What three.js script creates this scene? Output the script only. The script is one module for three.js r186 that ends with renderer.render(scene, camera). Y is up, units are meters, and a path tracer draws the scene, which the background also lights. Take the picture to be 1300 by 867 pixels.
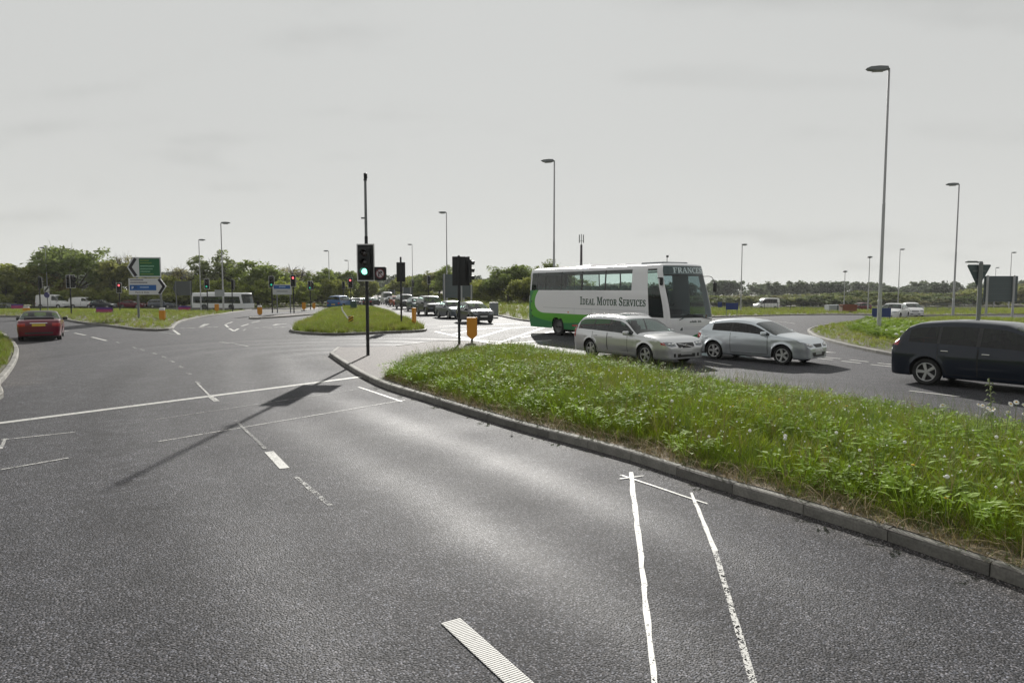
import * as THREE from 'three';
import { mergeGeometries, mergeVertices, toCreasedNormals } from 'three/addons/utils/BufferGeometryUtils.js';
import { RoundedBoxGeometry } from 'three/addons/geometries/RoundedBoxGeometry.js';

// ------------------------------------------------------------------ camera, sky, sun, exposure
const FOCAL = 880, HORIZON = 367, EYE = 2.42;            // in pixels of the 1300 x 867 photograph; metres
const scene = new THREE.Scene();
const camera = new THREE.PerspectiveCamera(2 * Math.atan(433.5 / FOCAL) * 180 / Math.PI, 1024 / 682, 0.1, 6000);
const PITCH = Math.atan((433.5 - HORIZON) / FOCAL);
camera.position.set(0, EYE, 0);
camera.rotation.set(-PITCH, 0, 0);
const renderer = new THREE.WebGLRenderer({ antialias: true });
renderer.toneMapping = THREE.LinearToneMapping;
renderer.toneMappingExposure = 1.36;
renderer.shadowMap.enabled = true;

const SUN_AZ = -0.5 * Math.PI / 180, SUN_EL = 22 * Math.PI / 180;
const SUN = new THREE.Vector3(Math.sin(SUN_AZ) * Math.cos(SUN_EL), Math.sin(SUN_EL), -Math.cos(SUN_AZ) * Math.cos(SUN_EL));
const sun = new THREE.DirectionalLight(new THREE.Color(1, 0.97, 0.915), 4.9);
sun.position.copy(SUN).multiplyScalar(200);
sun.castShadow = true; sun.shadow.radius = 1.2;
sun.shadow.mapSize.set(4096, 4096);
Object.assign(sun.shadow.camera, { left: -90, right: 90, top: 90, bottom: -90, near: 1, far: 500 });
scene.add(sun); scene.add(sun.target);

const rng = (s) => () => { s |= 0; s = s + 0x6D2B79F5 | 0; let t = Math.imul(s ^ s >>> 15, 1 | s); t = t + Math.imul(t ^ t >>> 7, 61 | t) ^ t; return ((t ^ t >>> 14) >>> 0) / 4294967296; };
const sstep = (a, b, x) => { const t = Math.min(1, Math.max(0, (x - a) / (b - a))); return t * t * (3 - 2 * t); };
const mix = (a, b, t) => a + (b - a) * t;
const clamp = (x, a, b) => Math.min(b, Math.max(a, x));
function hash2(x, y, s = 0) { let h = Math.imul(x | 0, 374761393) + Math.imul(y | 0, 668265263) + Math.imul(s | 0, 2147483647 - 58) | 0; h = Math.imul(h ^ h >>> 13, 1274126177); return ((h ^ h >>> 16) >>> 0) / 4294967296; }
function vnoise(x, y, s = 0, per = 0) {
  const xi = Math.floor(x), yi = Math.floor(y), fx = x - xi, fy = y - yi;
  const w = (a) => per ? ((a % per) + per) % per : a;
  const u = fx * fx * (3 - 2 * fx), v = fy * fy * (3 - 2 * fy);
  return mix(mix(hash2(w(xi), w(yi), s), hash2(w(xi + 1), w(yi), s), u), mix(hash2(w(xi), w(yi + 1), s), hash2(w(xi + 1), w(yi + 1), s), u), v);
}
function fbm(x, y, s = 0, o = 4) { let a = 0, k = 0.5, t = 0; for (let i = 0; i < o; i++) { a += k * vnoise(x, y, s + i * 17); t += k; k *= 0.5; x *= 2.03; y *= 2.03; } return a / t; }

{ // thin high haze: an even pale grey sky, a little brighter low down, faint streaky clouds
  const w = 1024, h = 512, d = new Float32Array(w * h * 4);
  for (let j = 0; j < h; j++) {
    const el = (j + 0.5) / h * Math.PI - Math.PI / 2, se = Math.sin(el), ce = Math.cos(el);
    for (let i = 0; i < w; i++) {
      const a = ((i + 0.5) / w - 0.5) * 2 * Math.PI, x = Math.cos(a) * ce, z = Math.sin(a) * ce;
      const up = Math.max(0, se);
      let v = 0.448 + 0.098 * Math.exp(-up * 7.5);
      const cs = x * SUN.x + se * SUN.y + z * SUN.z;                     // haze scatters the sun forward
      v += 0.024 * Math.exp(-(1 - cs) * 9);
      v *= 0.76 + 0.24 * sstep(-0.7, 0.74, cs);                          // and leaves the sky away from it dimmer
      // streaks drawn out along the horizon on a high sheet
      const q = 1 / (up + 0.16), n = fbm(x * q * 1.7 + 11, z * q * 4.2 + 3, 5, 5), n2 = fbm(x * q * 0.6 + 4, z * q * 1.2, 9, 3);
      v *= 1 - 0.11 * sstep(0.53, 0.80, n) * sstep(0.40, 0.66, n2) - 0.03 * (n2 - 0.5);
      const warm = Math.exp(-up * 8);
      const o = (j * w + i) * 4;
      d[o] = v * (0.985 + 0.012 * warm); d[o + 1] = v * 1.0; d[o + 2] = v * (0.985 - 0.035 * warm); d[o + 3] = 1;
    }
  }
  const t = new THREE.DataTexture(d, w, h, THREE.RGBAFormat, THREE.FloatType);
  t.mapping = THREE.EquirectangularReflectionMapping; t.magFilter = t.minFilter = THREE.LinearFilter; t.wrapS = THREE.RepeatWrapping; t.needsUpdate = true;
  scene.background = t; scene.environment = t;
}

// ------------------------------------------------------------------ helpers
const V = (x, y, z) => new THREE.Vector3(x, y, z);
const depthTop = (x, Z) => -0.020 * Math.max(0, Z - 50) * sstep(6, 26, x - (Z - 50) * 0.05) * (Z > 330 ? 330 / Z : 1) - 0.9 * sstep(62, 112, Z) * sstep(-14, -34, x);
const hgt = (x, z) => depthTop(x, -z);                      // lie of the land: level near the camera, falling gently away on both sides
function ray(px, py) { const y = (433.5 - py) / FOCAL, c = Math.cos(PITCH), s = Math.sin(PITCH); return V((px - 650) / FOCAL, y * c - s, -(c + y * s)); }
function G(px, py) { const r = ray(px, py); let y = 0, t = 0, p; for (let k = 0; k < 14; k++) { t = (y - EYE) / r.y; p = V(r.x * t, y, r.z * t); y = mix(y, hgt(p.x, p.z), 0.8); } p.y = hgt(p.x, p.z); return p; }
function atZ(px, Z) { const x = (px - 650) / FOCAL * Z; return V(x, hgt(x, -Z), -Z); }   // on the ground below a pixel column, Z metres ahead
const lift = (py, Z) => EYE + (HORIZON - py) / FOCAL * Z;   // height of a pixel row, Z metres ahead
const usedNames = new Map();
function numbered(n) { const k = usedNames.get(n) || 0; usedNames.set(n, k + 1); return k ? n + '_' + String(k).padStart(3, '0') : n; }
function mesh(name, geo, mat, parent) { const m = new THREE.Mesh(geo, mat); m.name = parent ? name : numbered(name); (parent || scene).add(m); return m; }
function thing(name, label, category, pos, turn = 0, group) {
  const o = new THREE.Group(); o.name = numbered(name); scene.add(o); if (pos) o.position.copy(pos); o.rotation.y = turn;
  o.userData = { label, category }; if (group) o.userData.group = group; return o;
}
function copyOf(src, label, pos, turn, group) { const r = src.clone(); r.name = numbered(src.name.replace(/_\d{3}$/, '')); scene.add(r); r.position.copy(pos); r.rotation.y = turn; r.userData = { ...src.userData, label }; if (group) r.userData.group = group; return r; }
const T = (g, x = 0, y = 0, z = 0, rx = 0, ry = 0, rz = 0) => { if (rx || ry || rz) g.applyMatrix4(new THREE.Matrix4().makeRotationFromEuler(new THREE.Euler(rx, ry, rz))); g.translate(x, y, z); return g; };
const box = (w, h, d, x = 0, y = 0, z = 0, rx = 0, ry = 0, rz = 0) => T(new THREE.BoxGeometry(w, h, d), x, y, z, rx, ry, rz);
const rbox = (w, h, d, r, x = 0, y = 0, z = 0, rx = 0, ry = 0, rz = 0) => T(new RoundedBoxGeometry(w, h, d, 2, r), x, y, z, rx, ry, rz);
const cyl = (r1, r2, h, x = 0, y = 0, z = 0, rx = 0, ry = 0, rz = 0, n = 14) => T(new THREE.CylinderGeometry(r2, r1, h, n), x, y, z, rx, ry, rz);   // r1 below, r2 above
const plain = (g) => { g = g.index ? g.toNonIndexed() : g; for (const k of Object.keys(g.attributes)) if (!['position', 'normal', 'uv'].includes(k)) g.deleteAttribute(k); if (!g.attributes.uv) g.setAttribute('uv', new THREE.BufferAttribute(new Float32Array(g.attributes.position.count * 2), 2)); return g; };
const merge = (...gs) => mergeGeometries(gs.flat().map(plain));
function extrude(pts, depth, bevel = 0) { const s = new THREE.Shape(pts.map((p) => new THREE.Vector2(p[0], p[1]))); return new THREE.ExtrudeGeometry(s, { depth, bevelEnabled: bevel > 0, bevelThickness: bevel, bevelSize: bevel, bevelSegments: 2, steps: 1, curveSegments: 10 }); }
const lin = (r, g, b) => new THREE.Color().setRGB(r, g === undefined ? r : g, b === undefined ? r : b);
const std = (c, rough = 0.7, metal = 0, extra = {}) => new THREE.MeshStandardMaterial({ color: c, roughness: rough, metalness: metal, side: THREE.DoubleSide, ...extra });
const phys = (c, extra) => new THREE.MeshPhysicalMaterial({ color: c, side: THREE.DoubleSide, ...extra });
function dataTex(w, h, f, srgb = true) {
  const d = new Uint8Array(w * h * 4);
  for (let j = 0; j < h; j++) for (let i = 0; i < w; i++) { const c = f(i, j), o = (j * w + i) * 4; d[o] = clamp(c[0] * 255, 0, 255); d[o + 1] = clamp(c[1] * 255, 0, 255); d[o + 2] = clamp(c[2] * 255, 0, 255); d[o + 3] = c.length > 3 ? clamp(c[3] * 255, 0, 255) : 255; }
  const t = new THREE.DataTexture(d, w, h, THREE.RGBAFormat); t.wrapS = t.wrapT = THREE.RepeatWrapping; t.magFilter = THREE.LinearFilter; t.minFilter = THREE.LinearMipmapLinearFilter; t.generateMipmaps = true;
  if (srgb) t.colorSpace = THREE.SRGBColorSpace; t.needsUpdate = true; return t;
}
function canvasTex(w, h, draw) { const c = document.createElement('canvas'); c.width = w; c.height = h; draw(c.getContext('2d'), w, h); const t = new THREE.CanvasTexture(c); t.colorSpace = THREE.SRGBColorSpace; t.anisotropy = 8; return t; }
function inPoly(x, z, P) { let c = false; for (let i = 0, j = P.length - 1; i < P.length; j = i++) { const a = P[i], b = P[j]; if ((a[1] > z) !== (b[1] > z) && x < (b[0] - a[0]) * (z - a[1]) / (b[1] - a[1]) + a[0]) c = !c; } return c; }
function edgeDist(x, z, P, open) { let m = 1e9; const n = P.length; for (let i = 0; i < n - (open ? 1 : 0); i++) { const a = P[i], b = P[(i + 1) % n], dx = b[0] - a[0], dz = b[1] - a[1], t = clamp(((x - a[0]) * dx + (z - a[1]) * dz) / (dx * dx + dz * dz + 1e-9), 0, 1); m = Math.min(m, Math.hypot(x - a[0] - dx * t, z - a[1] - dz * t)); } return m; }
function subdivide(g, maxLen, rounds = 5) {           // splits long edges of a triangle soup in half until short enough
  let t = []; const p = plain(g).attributes.position; for (let i = 0; i < p.count; i++) t.push([p.getX(i), p.getY(i), p.getZ(i)]);
  for (let r = 0; r < rounds; r++) {
    const o = []; let any = false;
    for (let i = 0; i < t.length; i += 3) {
      const [a, b, c] = [t[i], t[i + 1], t[i + 2]], L = (u, v) => Math.hypot(u[0] - v[0], u[1] - v[1], u[2] - v[2]), M = (u, v) => [(u[0] + v[0]) / 2, (u[1] + v[1]) / 2, (u[2] + v[2]) / 2];
      const s0 = L(a, b) > maxLen, s1 = L(b, c) > maxLen, s2 = L(c, a) > maxLen;      // decided per edge, so neighbours agree
      if (!s0 && !s1 && !s2) { o.push(a, b, c); continue; }
      any = true; const ab = M(a, b), bc = M(b, c), ca = M(c, a);
      if (s0 && s1 && s2) o.push(a, ab, ca, ab, b, bc, ca, bc, c, ab, bc, ca);
      else if (s0 && s1) o.push(a, ab, c, ab, bc, c, ab, b, bc);
      else if (s1 && s2) o.push(b, bc, a, bc, ca, a, bc, c, ca);
      else if (s2 && s0) o.push(c, ca, b, ca, ab, b, ca, a, ab);
      else if (s0) o.push(a, ab, c, ab, b, c); else if (s1) o.push(b, bc, a, bc, c, a); else o.push(c, ca, b, ca, a, b);
    }
    t = o; if (!any) break;
  }
  const out = new THREE.BufferGeometry(); out.setAttribute('position', new THREE.BufferAttribute(new Float32Array(t.flat()), 3)); return out;
}
function mono(pts) {                                  // monotone cubic through points
  const n = pts.length, x = pts.map((p) => p[0]), y = pts.map((p) => p[1]), d = [], m = [];
  for (let i = 0; i < n - 1; i++) d.push((y[i + 1] - y[i]) / (x[i + 1] - x[i]));
  for (let i = 0; i < n; i++) m.push(i === 0 ? d[0] : i === n - 1 ? d[n - 2] : d[i - 1] * d[i] <= 0 ? 0 : 2 * d[i - 1] * d[i] / (d[i - 1] + d[i]));
  return (q) => { if (q <= x[0]) return y[0]; if (q >= x[n - 1]) return y[n - 1]; let i = 0; while (q > x[i + 1]) i++; const h = x[i + 1] - x[i], t = (q - x[i]) / h, t2 = t * t, t3 = t2 * t; return (2 * t3 - 3 * t2 + 1) * y[i] + (t3 - 2 * t2 + t) * h * m[i] + (-2 * t3 + 3 * t2) * y[i + 1] + (t3 - t2) * h * m[i + 1]; };
}
function pieces(g) {                                  // the separate pieces of a geometry, each a geometry of its own
  const n = g.attributes.position.count, par = [...Array(n).keys()], f = (a) => { while (par[a] !== a) a = par[a] = par[par[a]]; return a; }, I = g.index.array, by = new Map();
  for (let i = 0; i < I.length; i += 3) { par[f(I[i])] = f(I[i + 1]); par[f(I[i + 1])] = f(I[i + 2]); }
  for (let i = 0; i < I.length; i += 3) { const k = f(I[i]); if (!by.has(k)) by.set(k, []); by.get(k).push(I[i], I[i + 1], I[i + 2]); }
  return [...by.values()].map((ix) => { const o = new THREE.BufferGeometry(), map = new Map(), J = []; for (const v of ix) { if (!map.has(v)) map.set(v, map.size); J.push(map.get(v)); } for (const k of Object.keys(g.attributes)) { const a = g.attributes[k], d = new Float32Array(map.size * a.itemSize); for (const [v, w] of map) for (let q = 0; q < a.itemSize; q++) d[w * a.itemSize + q] = a.array[v * a.itemSize + q]; o.setAttribute(k, new THREE.BufferAttribute(d, a.itemSize)); } o.setIndex(J); return o; });
}
function catmull(pts, step, closed = false) { const c = new THREE.CatmullRomCurve3(pts.map((p) => V(p[0], 0, p[1])), closed, 'centripetal'); const n = Math.max(2, Math.round(c.getLength() / step)); c.arcLengthDivisions = n * 8; return c.getSpacedPoints(n).map((p) => [p.x, p.z]); }

// ------------------------------------------------------------------ ground, road, islands, kerbs, markings
const px2 = (a) => a.map(([x, y]) => { const p = G(x, y); return [p.x, p.z]; });
const M = {};
{
  const N = 1024, cell = 4.7, per = Math.round(N / cell), cs = N / per;
  const hts = new Float32Array(N * N);
  const asphalt = dataTex(N, N, (i, j) => {
    const cx = Math.floor(i / cs), cy = Math.floor(j / cs); let best = 9, id = 0;
    for (let a = -1; a < 2; a++) for (let b = -1; b < 2; b++) { const u = (cx + a + per) % per, v = (cy + b + per) % per, qx = (cx + a + hash2(u, v, 1)) * cs, qy = (cy + b + hash2(u, v, 2)) * cs, dd = Math.hypot(i - qx, j - qy) / cs; if (dd < best) { best = dd; id = hash2(u, v, 3); } }
    const stone = sstep(0.72, 0.30, best), k = id < 0.06 ? 0.46 : id < 0.24 ? 0.36 : id < 0.62 ? 0.265 : 0.17;
    const tone = mix(0.115, k, stone) * (0.92 + 0.16 * vnoise(i / 64, j / 64, 7, N / 64)) * 1.32;
    hts[j * N + i] = stone * (0.45 + 0.55 * id);
    const warm = hash2(cx, cy, 8);
    return [tone * (1.0 + 0.05 * warm), tone * 1.0, tone * (0.985 + 0.06 * (1 - warm))];
  });
  const bump = dataTex(N, N, (i, j) => { const v = hts[j * N + i]; return [v, v, v]; }, false);
  M.asphaltMap = asphalt; M.asphaltBump = bump;
}
// near edge of the traffic island, kept for the wheel tracks beside it
const NEAR_KERB = px2([[418, 452], [440, 467], [465, 482], [490, 493.5], [530, 506], [600, 528], [660, 546], [700, 557], [792, 582], [908, 620], [1023, 654], [1143, 692], [1295, 745]]);
{ const a = NEAR_KERB[NEAR_KERB.length - 2], b = NEAR_KERB[NEAR_KERB.length - 1], l = Math.hypot(b[0] - a[0], b[1] - a[1]); for (const s of [2.5, 5.5, 9]) NEAR_KERB.push([b[0] + (b[0] - a[0]) / l * s, b[1] + (b[1] - a[1]) / l * s]); }
{ // tyres polish two tracks in every lane
  const n = 512, R = 64;
  M.polish = dataTex(n, n, (i, j) => {
    const x = (i + 0.5) / n * R - 32, z = (j + 0.5) / n * R - 56, d = edgeDist(x, z, NEAR_KERB, true);
    let tr = 0; for (const c of [1.55, 3.2, 5.3, 7.0, 9.1]) tr += Math.exp(-(((d - c) / 0.42) ** 2));
    const v = 0.78 - 0.10 * Math.min(1, tr) * (0.6 + 0.8 * fbm(x * 0.5, z * 0.5, 3)) + 0.10 * (fbm(x * 0.9, z * 0.9, 11) - 0.5);
    return [0, v, 0];
  }, false);
  M.polish.wrapS = M.polish.wrapT = THREE.ClampToEdgeWrapping; M.polish.channel = 1;
}
M.road = new THREE.MeshPhysicalMaterial({ specularIntensity: 0.30, map: M.asphaltMap, bumpMap: M.asphaltBump, bumpScale: 0.0035, roughnessMap: M.polish, roughness: 1, metalness: 0, vertexColors: true, side: THREE.DoubleSide });
M.tarmac = new THREE.MeshStandardMaterial({ map: M.asphaltMap, bumpMap: M.asphaltBump, bumpScale: 0.002, roughness: 0.85, color: lin(1.25, 1.12, 1.02), side: THREE.DoubleSide });
M.soil = std(lin(1), 0.95, 0, { map: dataTex(512, 512, (i, j) => { const a = fbm(i / 20, j / 20, 3, 5), b = vnoise(i / 2.2, j / 2.2, 4), k = 0.20 + 0.24 * a + 0.16 * b; return [k * 1.14, k * 1.0, k * 0.80]; }) });
M.verge = std(lin(1), 0.95, 0, { map: dataTex(512, 512, (i, j) => { const a = vnoise(i / 26, j / 26, 13, 0), b = vnoise(i / 2.1, j / 2.1, 14), c = vnoise(i / 7, j / 7, 15); const k = 0.11 + 0.08 * a + 0.13 * b; return [k * (0.98 + 0.26 * c), k * (1.0 + 0.1 * c), k * 0.58]; }) });
M.kerbs = [0.17, 0.15, 0.19, 0.135].map((k, n) => std(lin(1), 0.85, 0, { map: dataTex(128, 128, (i, j) => { const v = vnoise(i / 1.6, j / 1.6, 20 + n) * 0.20 + fbm(i / 22, j / 22, 30 + n) * 0.30 + 0.75, q = Math.pow(k, 1 / 2.2) * v; return [q * 1.02, q, q * 0.95]; }) }));
M.kerbDark = M.kerbs[3];
function groundSheet(name, xs, zs, y0, mat, uvScale, color) {
  const P = [], U = [], U1 = [], C = [], I = [], nx = xs.length, nz = zs.length;
  for (let j = 0; j < nz; j++) for (let i = 0; i < nx; i++) { const x = xs[i], z = zs[j]; P.push(x, hgt(x, z) + y0, z); U.push(x * uvScale, z * uvScale); U1.push((x + 32) / 64, (z + 56) / 64); if (color) C.push(...color(x, z)); }
  for (let j = 0; j < nz - 1; j++) for (let i = 0; i < nx - 1; i++) { const a = j * nx + i; I.push(a, a + nx, a + 1, a + 1, a + nx, a + nx + 1); }
  const g = new THREE.BufferGeometry(); g.setAttribute('position', new THREE.Float32BufferAttribute(P, 3)); g.setAttribute('uv', new THREE.Float32BufferAttribute(U, 2)); g.setAttribute('uv1', new THREE.Float32BufferAttribute(U1, 2));
  if (color) g.setAttribute('color', new THREE.Float32BufferAttribute(C, 3)); g.setIndex(I); g.computeVertexNormals();
  const m = mesh(name, g, mat); m.userData.kind = 'structure'; return m;
}
const axis = (...parts) => { const o = []; for (const [a, b, s] of parts) { const n = Math.max(1, Math.round((b - a) / s)); for (let k = 0; k < n; k++) o.push(a + (b - a) * k / n); } o.push(parts[parts.length - 1][1]); return o; };
groundSheet('ground', axis([-3000, -300, 300], [-300, 300, 15], [300, 3000, 300]), axis([-4000, -400, 300], [-400, 60, 10], [60, 400, 80]), -0.06, M.verge, 0.35);
// the junction's asphalt: older greyer and newer darker stretches, tyre marks, patched trench lines
const PATCH = px2([[118, 640], [132, 525], [178, 535], [194, 560], [190, 620], [160, 650]]);
const LEFT_KERB = px2([[10, 430], [19, 438], [23, 446], [21, 458], [14, 471], [0, 488]]);
function wear(x, z) {
  const d = edgeDist(x, z, NEAR_KERB, true), grain = hash2(Math.round(x * 40), Math.round(z * 40), 5);
  let k = 0.90 + 0.30 * (fbm(x * 0.22, z * 0.22, 21) - 0.5) + 0.22 * (fbm(x * 1.3, z * 1.3, 22) - 0.5) + 0.10 * (grain - 0.5);
  let lanes = 0; for (const c of [2.4, 6.1, 9.9]) lanes += Math.exp(-(((d - c + 0.25 * (fbm(x * 0.4, z * 0.4, 8) - 0.5)) / 0.34) ** 2));     // oil drip line along the middle of each lane
  k -= 0.16 * lanes * (0.5 + fbm(x * 0.8, z * 0.8, 2));
  let r = 1, b = 1;
  const gut = sstep(0.5, 0.1, d + 0.35 * (fbm(x * 3, z * 3, 6) - 0.5)); k += 0.10 * gut; r += 0.06 * gut; b -= 0.10 * gut;          // grit swept against the kerb
  if (z < -4 && inPoly(x, z, PATCH)) k *= grain > 0.5 ? 1.22 : 0.92;
  const dd = edgeDist(x, z, LEFT_KERB, true) + 0.5 * (fbm(x * 2.2, z * 2.2, 16) - 0.5), dust = sstep(1.1, 0.5, dd) * (0.6 + 0.4 * grain);   // pale grit along the left kerb
  k *= 1 + 0.30 * dust; r += 0.07 * dust; b -= 0.10 * dust;
  return [k * r * 0.80, k * 0.83, k * b * 0.89];
}
const road = groundSheet('road', axis([-170, -34, 4], [-34, -12, 0.5], [-12, 9, 0.2], [9, 40, 0.6], [40, 150, 4]), axis([-330, -120, 10], [-120, -50, 2], [-50, -24, 0.5], [-24, -2, 0.16], [-2, 30, 4]), 0, M.road, 1 / 3.1, wear);

const KERB_H = 0.125, KERB_W = 0.14, STONE = 0.915;
const stoneGeo = (() => { const g = extrude([[0, -0.1], [KERB_W, -0.1], [KERB_W, KERB_H], [0.028, KERB_H], [0.008, KERB_H - 0.012], [0, KERB_H - 0.035]], STONE - 0.012, 0); g.translate(0, 0, -(STONE - 0.012) / 2); g.rotateX(0); return g; })();
function kerbTo(parent, line, single, inside, seed) {    // a run of kerbstones along a line; `inside` says on which side the land lies
  const R = rng(seed), far = [], pts = catmull(line, STONE);
  for (let i = 0; i < pts.length - 1; i++) {
    const a = pts[i], b = pts[i + 1], dx = b[0] - a[0], dz = b[1] - a[1], l = Math.hypot(dx, dz), cx = (a[0] + b[0]) / 2, cz = (a[1] + b[1]) / 2;
    const yaw = Math.atan2(dx, dz) + (inside < 0 ? 0 : Math.PI), m = new THREE.Matrix4().compose(V(cx, hgt(cx, cz) + (R() - 0.5) * 0.008, cz), new THREE.Quaternion().setFromEuler(new THREE.Euler((R() - 0.5) * 0.006, yaw + (R() - 0.5) * 0.012, (R() - 0.5) * 0.02)), V(1, 1, l / STONE));
    if (single(cx, cz)) { const s = mesh('kerbstone', stoneGeo, M.kerbs[Math.floor(R() * 4)], parent); s.applyMatrix4(m); } else far.push(stoneGeo.clone().applyMatrix4(m));
  }
  if (far.length) { const k = mesh('kerb', merge(far), M.kerbs[0], parent); k.userData.kind = 'stuff'; }
}
function polyTop(poly, y, holes, maxLen) {
  const s = new THREE.Shape(poly.map((p) => new THREE.Vector2(p[0], p[1])));
  const g = subdivide(new THREE.ShapeGeometry(s), maxLen, 7), p = g.attributes.position, uv = [];
  for (let i = 0; i < p.count; i++) { const x = p.getX(i), z = p.getY(i); p.setXYZ(i, x, hgt(x, z) + y(x, z), z); uv.push(x * 0.4, z * 0.4); }
  g.setAttribute('uv', new THREE.Float32BufferAttribute(uv, 2)); g.computeVertexNormals();
  if (g.attributes.normal.getY(0) < 0) {       // turn the faces up
    for (const k of ['position', 'uv', 'normal']) { const a = g.attributes[k], n = a.itemSize, r = a.array; for (let i = 0; i < a.count; i += 3) for (let q = 0; q < n; q++) { const t = r[(i + 1) * n + q]; r[(i + 1) * n + q] = r[(i + 2) * n + q]; r[(i + 2) * n + q] = t; } }
    g.computeVertexNormals();
  }
  return g;
}
function area(poly) { let a = 0; for (let i = 0, j = poly.length - 1; i < poly.length; j = i++) a += poly[j][0] * poly[i][1] - poly[i][0] * poly[j][1]; return a / 2; }
function island(name, line, mat, near = 45, maxLen = 4, bump = 0) {
  const poly = catmull(line, 0.6, true); poly.pop();
  const g = new THREE.Group(); g.name = numbered(name); g.userData.kind = 'structure'; scene.add(g);
  mesh('turf', polyTop(poly, (x, z) => KERB_H - 0.03 + bump * sstep(0.1, 2.2, edgeDist(x, z, poly)), null, maxLen), mat, g);
  const ring = [...poly, poly[0]];
  kerbTo(g, ring, (x, z) => -z < near && Math.abs(x / z) < 0.80 && z < -2, area(poly) > 0 ? 1 : -1, 7 + poly.length);
  return { g, poly };
}
// A the near island: its nose is paved with tarmac, the rest is tall grass
const BACK = px2([[1300, 566], [1150, 540], [1050, 522], [950, 504], [850, 485], [760, 468], [700, 455], [640, 442.5], [600, 436.5], [556, 436], [492, 443.5], [427, 444.5]]);
const backEnd = (() => { const a = BACK[1], b = BACK[0], l = Math.hypot(b[0] - a[0], b[1] - a[1]); return [9, 5].map((s) => [b[0] + (b[0] - a[0]) / l * s, b[1] + (b[1] - a[1]) / l * s]); })();
const ISL_A = (() => {
  const front = catmull(NEAR_KERB, 0.6), back = catmull([...backEnd, ...BACK], 0.6);
  const poly = [...front, ...back];
  const g = new THREE.Group(); g.name = 'central_island'; g.userData.kind = 'structure'; scene.add(g);
  const sg = area(poly) > 0 ? 1 : -1;
  kerbTo(g, front, (x, z) => z < -2.5, sg, 3); 
  kerbTo(g, back.filter((p, i) => i < back.length - 4), () => false, sg, 5);
  kerbTo(g, [back[back.length - 1], front[0]], () => true, sg, 9);
  return { g, poly };
})();
const TURF_A = [...px2([[486, 486], [530, 502], [600, 524], [660, 542], [700, 553], [792, 578], [908, 616], [1023, 649], [1143, 687], [1295, 739]]), ...NEAR_KERB.slice(-3), ...backEnd, ...px2([[1300, 567], [1150, 541], [1050, 523], [950, 505], [850, 486], [760, 469], [700, 456], [650, 450], [590, 456], [520, 465]])];
const turfRise = (x, z) => 0.16 * sstep(0.3, 2.4, edgeDist(x, z, TURF_A));
mesh('pavement', polyTop(ISL_A.poly, () => KERB_H - 0.012, null, 3), M.tarmac, ISL_A.g);
mesh('soil', polyTop(TURF_A, (x, z) => KERB_H + 0.004 + turfRise(x, z), null, 0.9), M.soil, ISL_A.g);
// B the small island in front of the approach road
const ISL_B = island('signal_island', px2([[368, 420.5], [376, 423.2], [400, 425.2], [428, 426], [490, 423.6], [535, 421.6], [542, 419.5], [536, 415], [508, 403.5], [481, 394], [458, 391.2], [440, 391], [415, 394.6], [401, 401], [392, 407]]), M.verge, 50, 3, 0.12);
// C the long island on the left with the direction signs
const ISL_C = island('verge_island', px2([[-130, 409], [-40, 404], [0, 402.6], [34, 403], [74, 406], [101, 410.5], [144, 415.5], [178, 419.6], [203, 420.4], [216, 419], [222, 414.5], [229, 409.5], [252, 404], [285, 399], [308, 395.2], [320, 393.6], [300, 395.2], [275, 396.8], [248, 397], [215, 395.6], [180, 394.2], [100, 393.6], [0, 393.8], [-130, 394]]), M.verge, 52, 5, 0.1);
// D the verge at the left edge
const ISL_D = island('left_verge', [...px2([[-4, 424], [10, 430], [19, 438], [23, 446], [21, 458], [14, 471], [0, 488], [-40, 520]]), [-19.5, -6], [-40, -4], [-60, -30], [-44, -42], [-34, -40]], M.verge, 45, 4, 0.1);
// E the island with the tall lamp on the right
const ISL_E = island('lamp_island', px2([[1026, 420], [1029, 425], [1040, 430.5], [1080, 441.5], [1136, 453], [1220, 470], [1320, 491], [1450, 500], [1500, 440], [1400, 414], [1300, 408], [1200, 405.5], [1158, 407], [1103, 408.5], [1066, 411.5], [1040, 415.4]]), M.verge, 45, 3, 0.14);
// F the verge across the road, running behind the coach and round into the side road
const ISL_F = island('far_verge', [[-38, -235], ...px2([[520, 384], [560, 390], [600, 396.5], [632, 401.5], [672, 408.5], [720, 412], [800, 408], [900, 403.5], [974, 401.2], [1057, 399.8], [1110, 400.2], [1160, 401.2]]), [62, -84], [130, -100], [150, -150], [60, -190], [0, -250]], M.verge, 0, 8, 0.05);
// H the land under the trees on the left
const ISL_H = island('tree_bank', [[-170, -128], [-120, -127], [-80, -124], [-52, -118], [-38, -116], [-34, -124], [-38, -150], [-56, -215], [-90, -320], [-170, -300]], M.verge, 0, 9, 0.05);
// little splitter islands that carry signals
const SPLIT1 = island('splitter_island', px2([[316, 404.2], [322, 405.4], [345, 404], [380, 401.4], [403, 399], [404, 398], [372, 399.6], [340, 402]]), M.tarmac, 0, 3);
const SPLIT2 = island('splitter_island', px2([[382, 394.4], [386, 395], [404, 391.8], [410, 390], [406, 389.6], [392, 391.4]]), M.tarmac, 0, 3);

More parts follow.
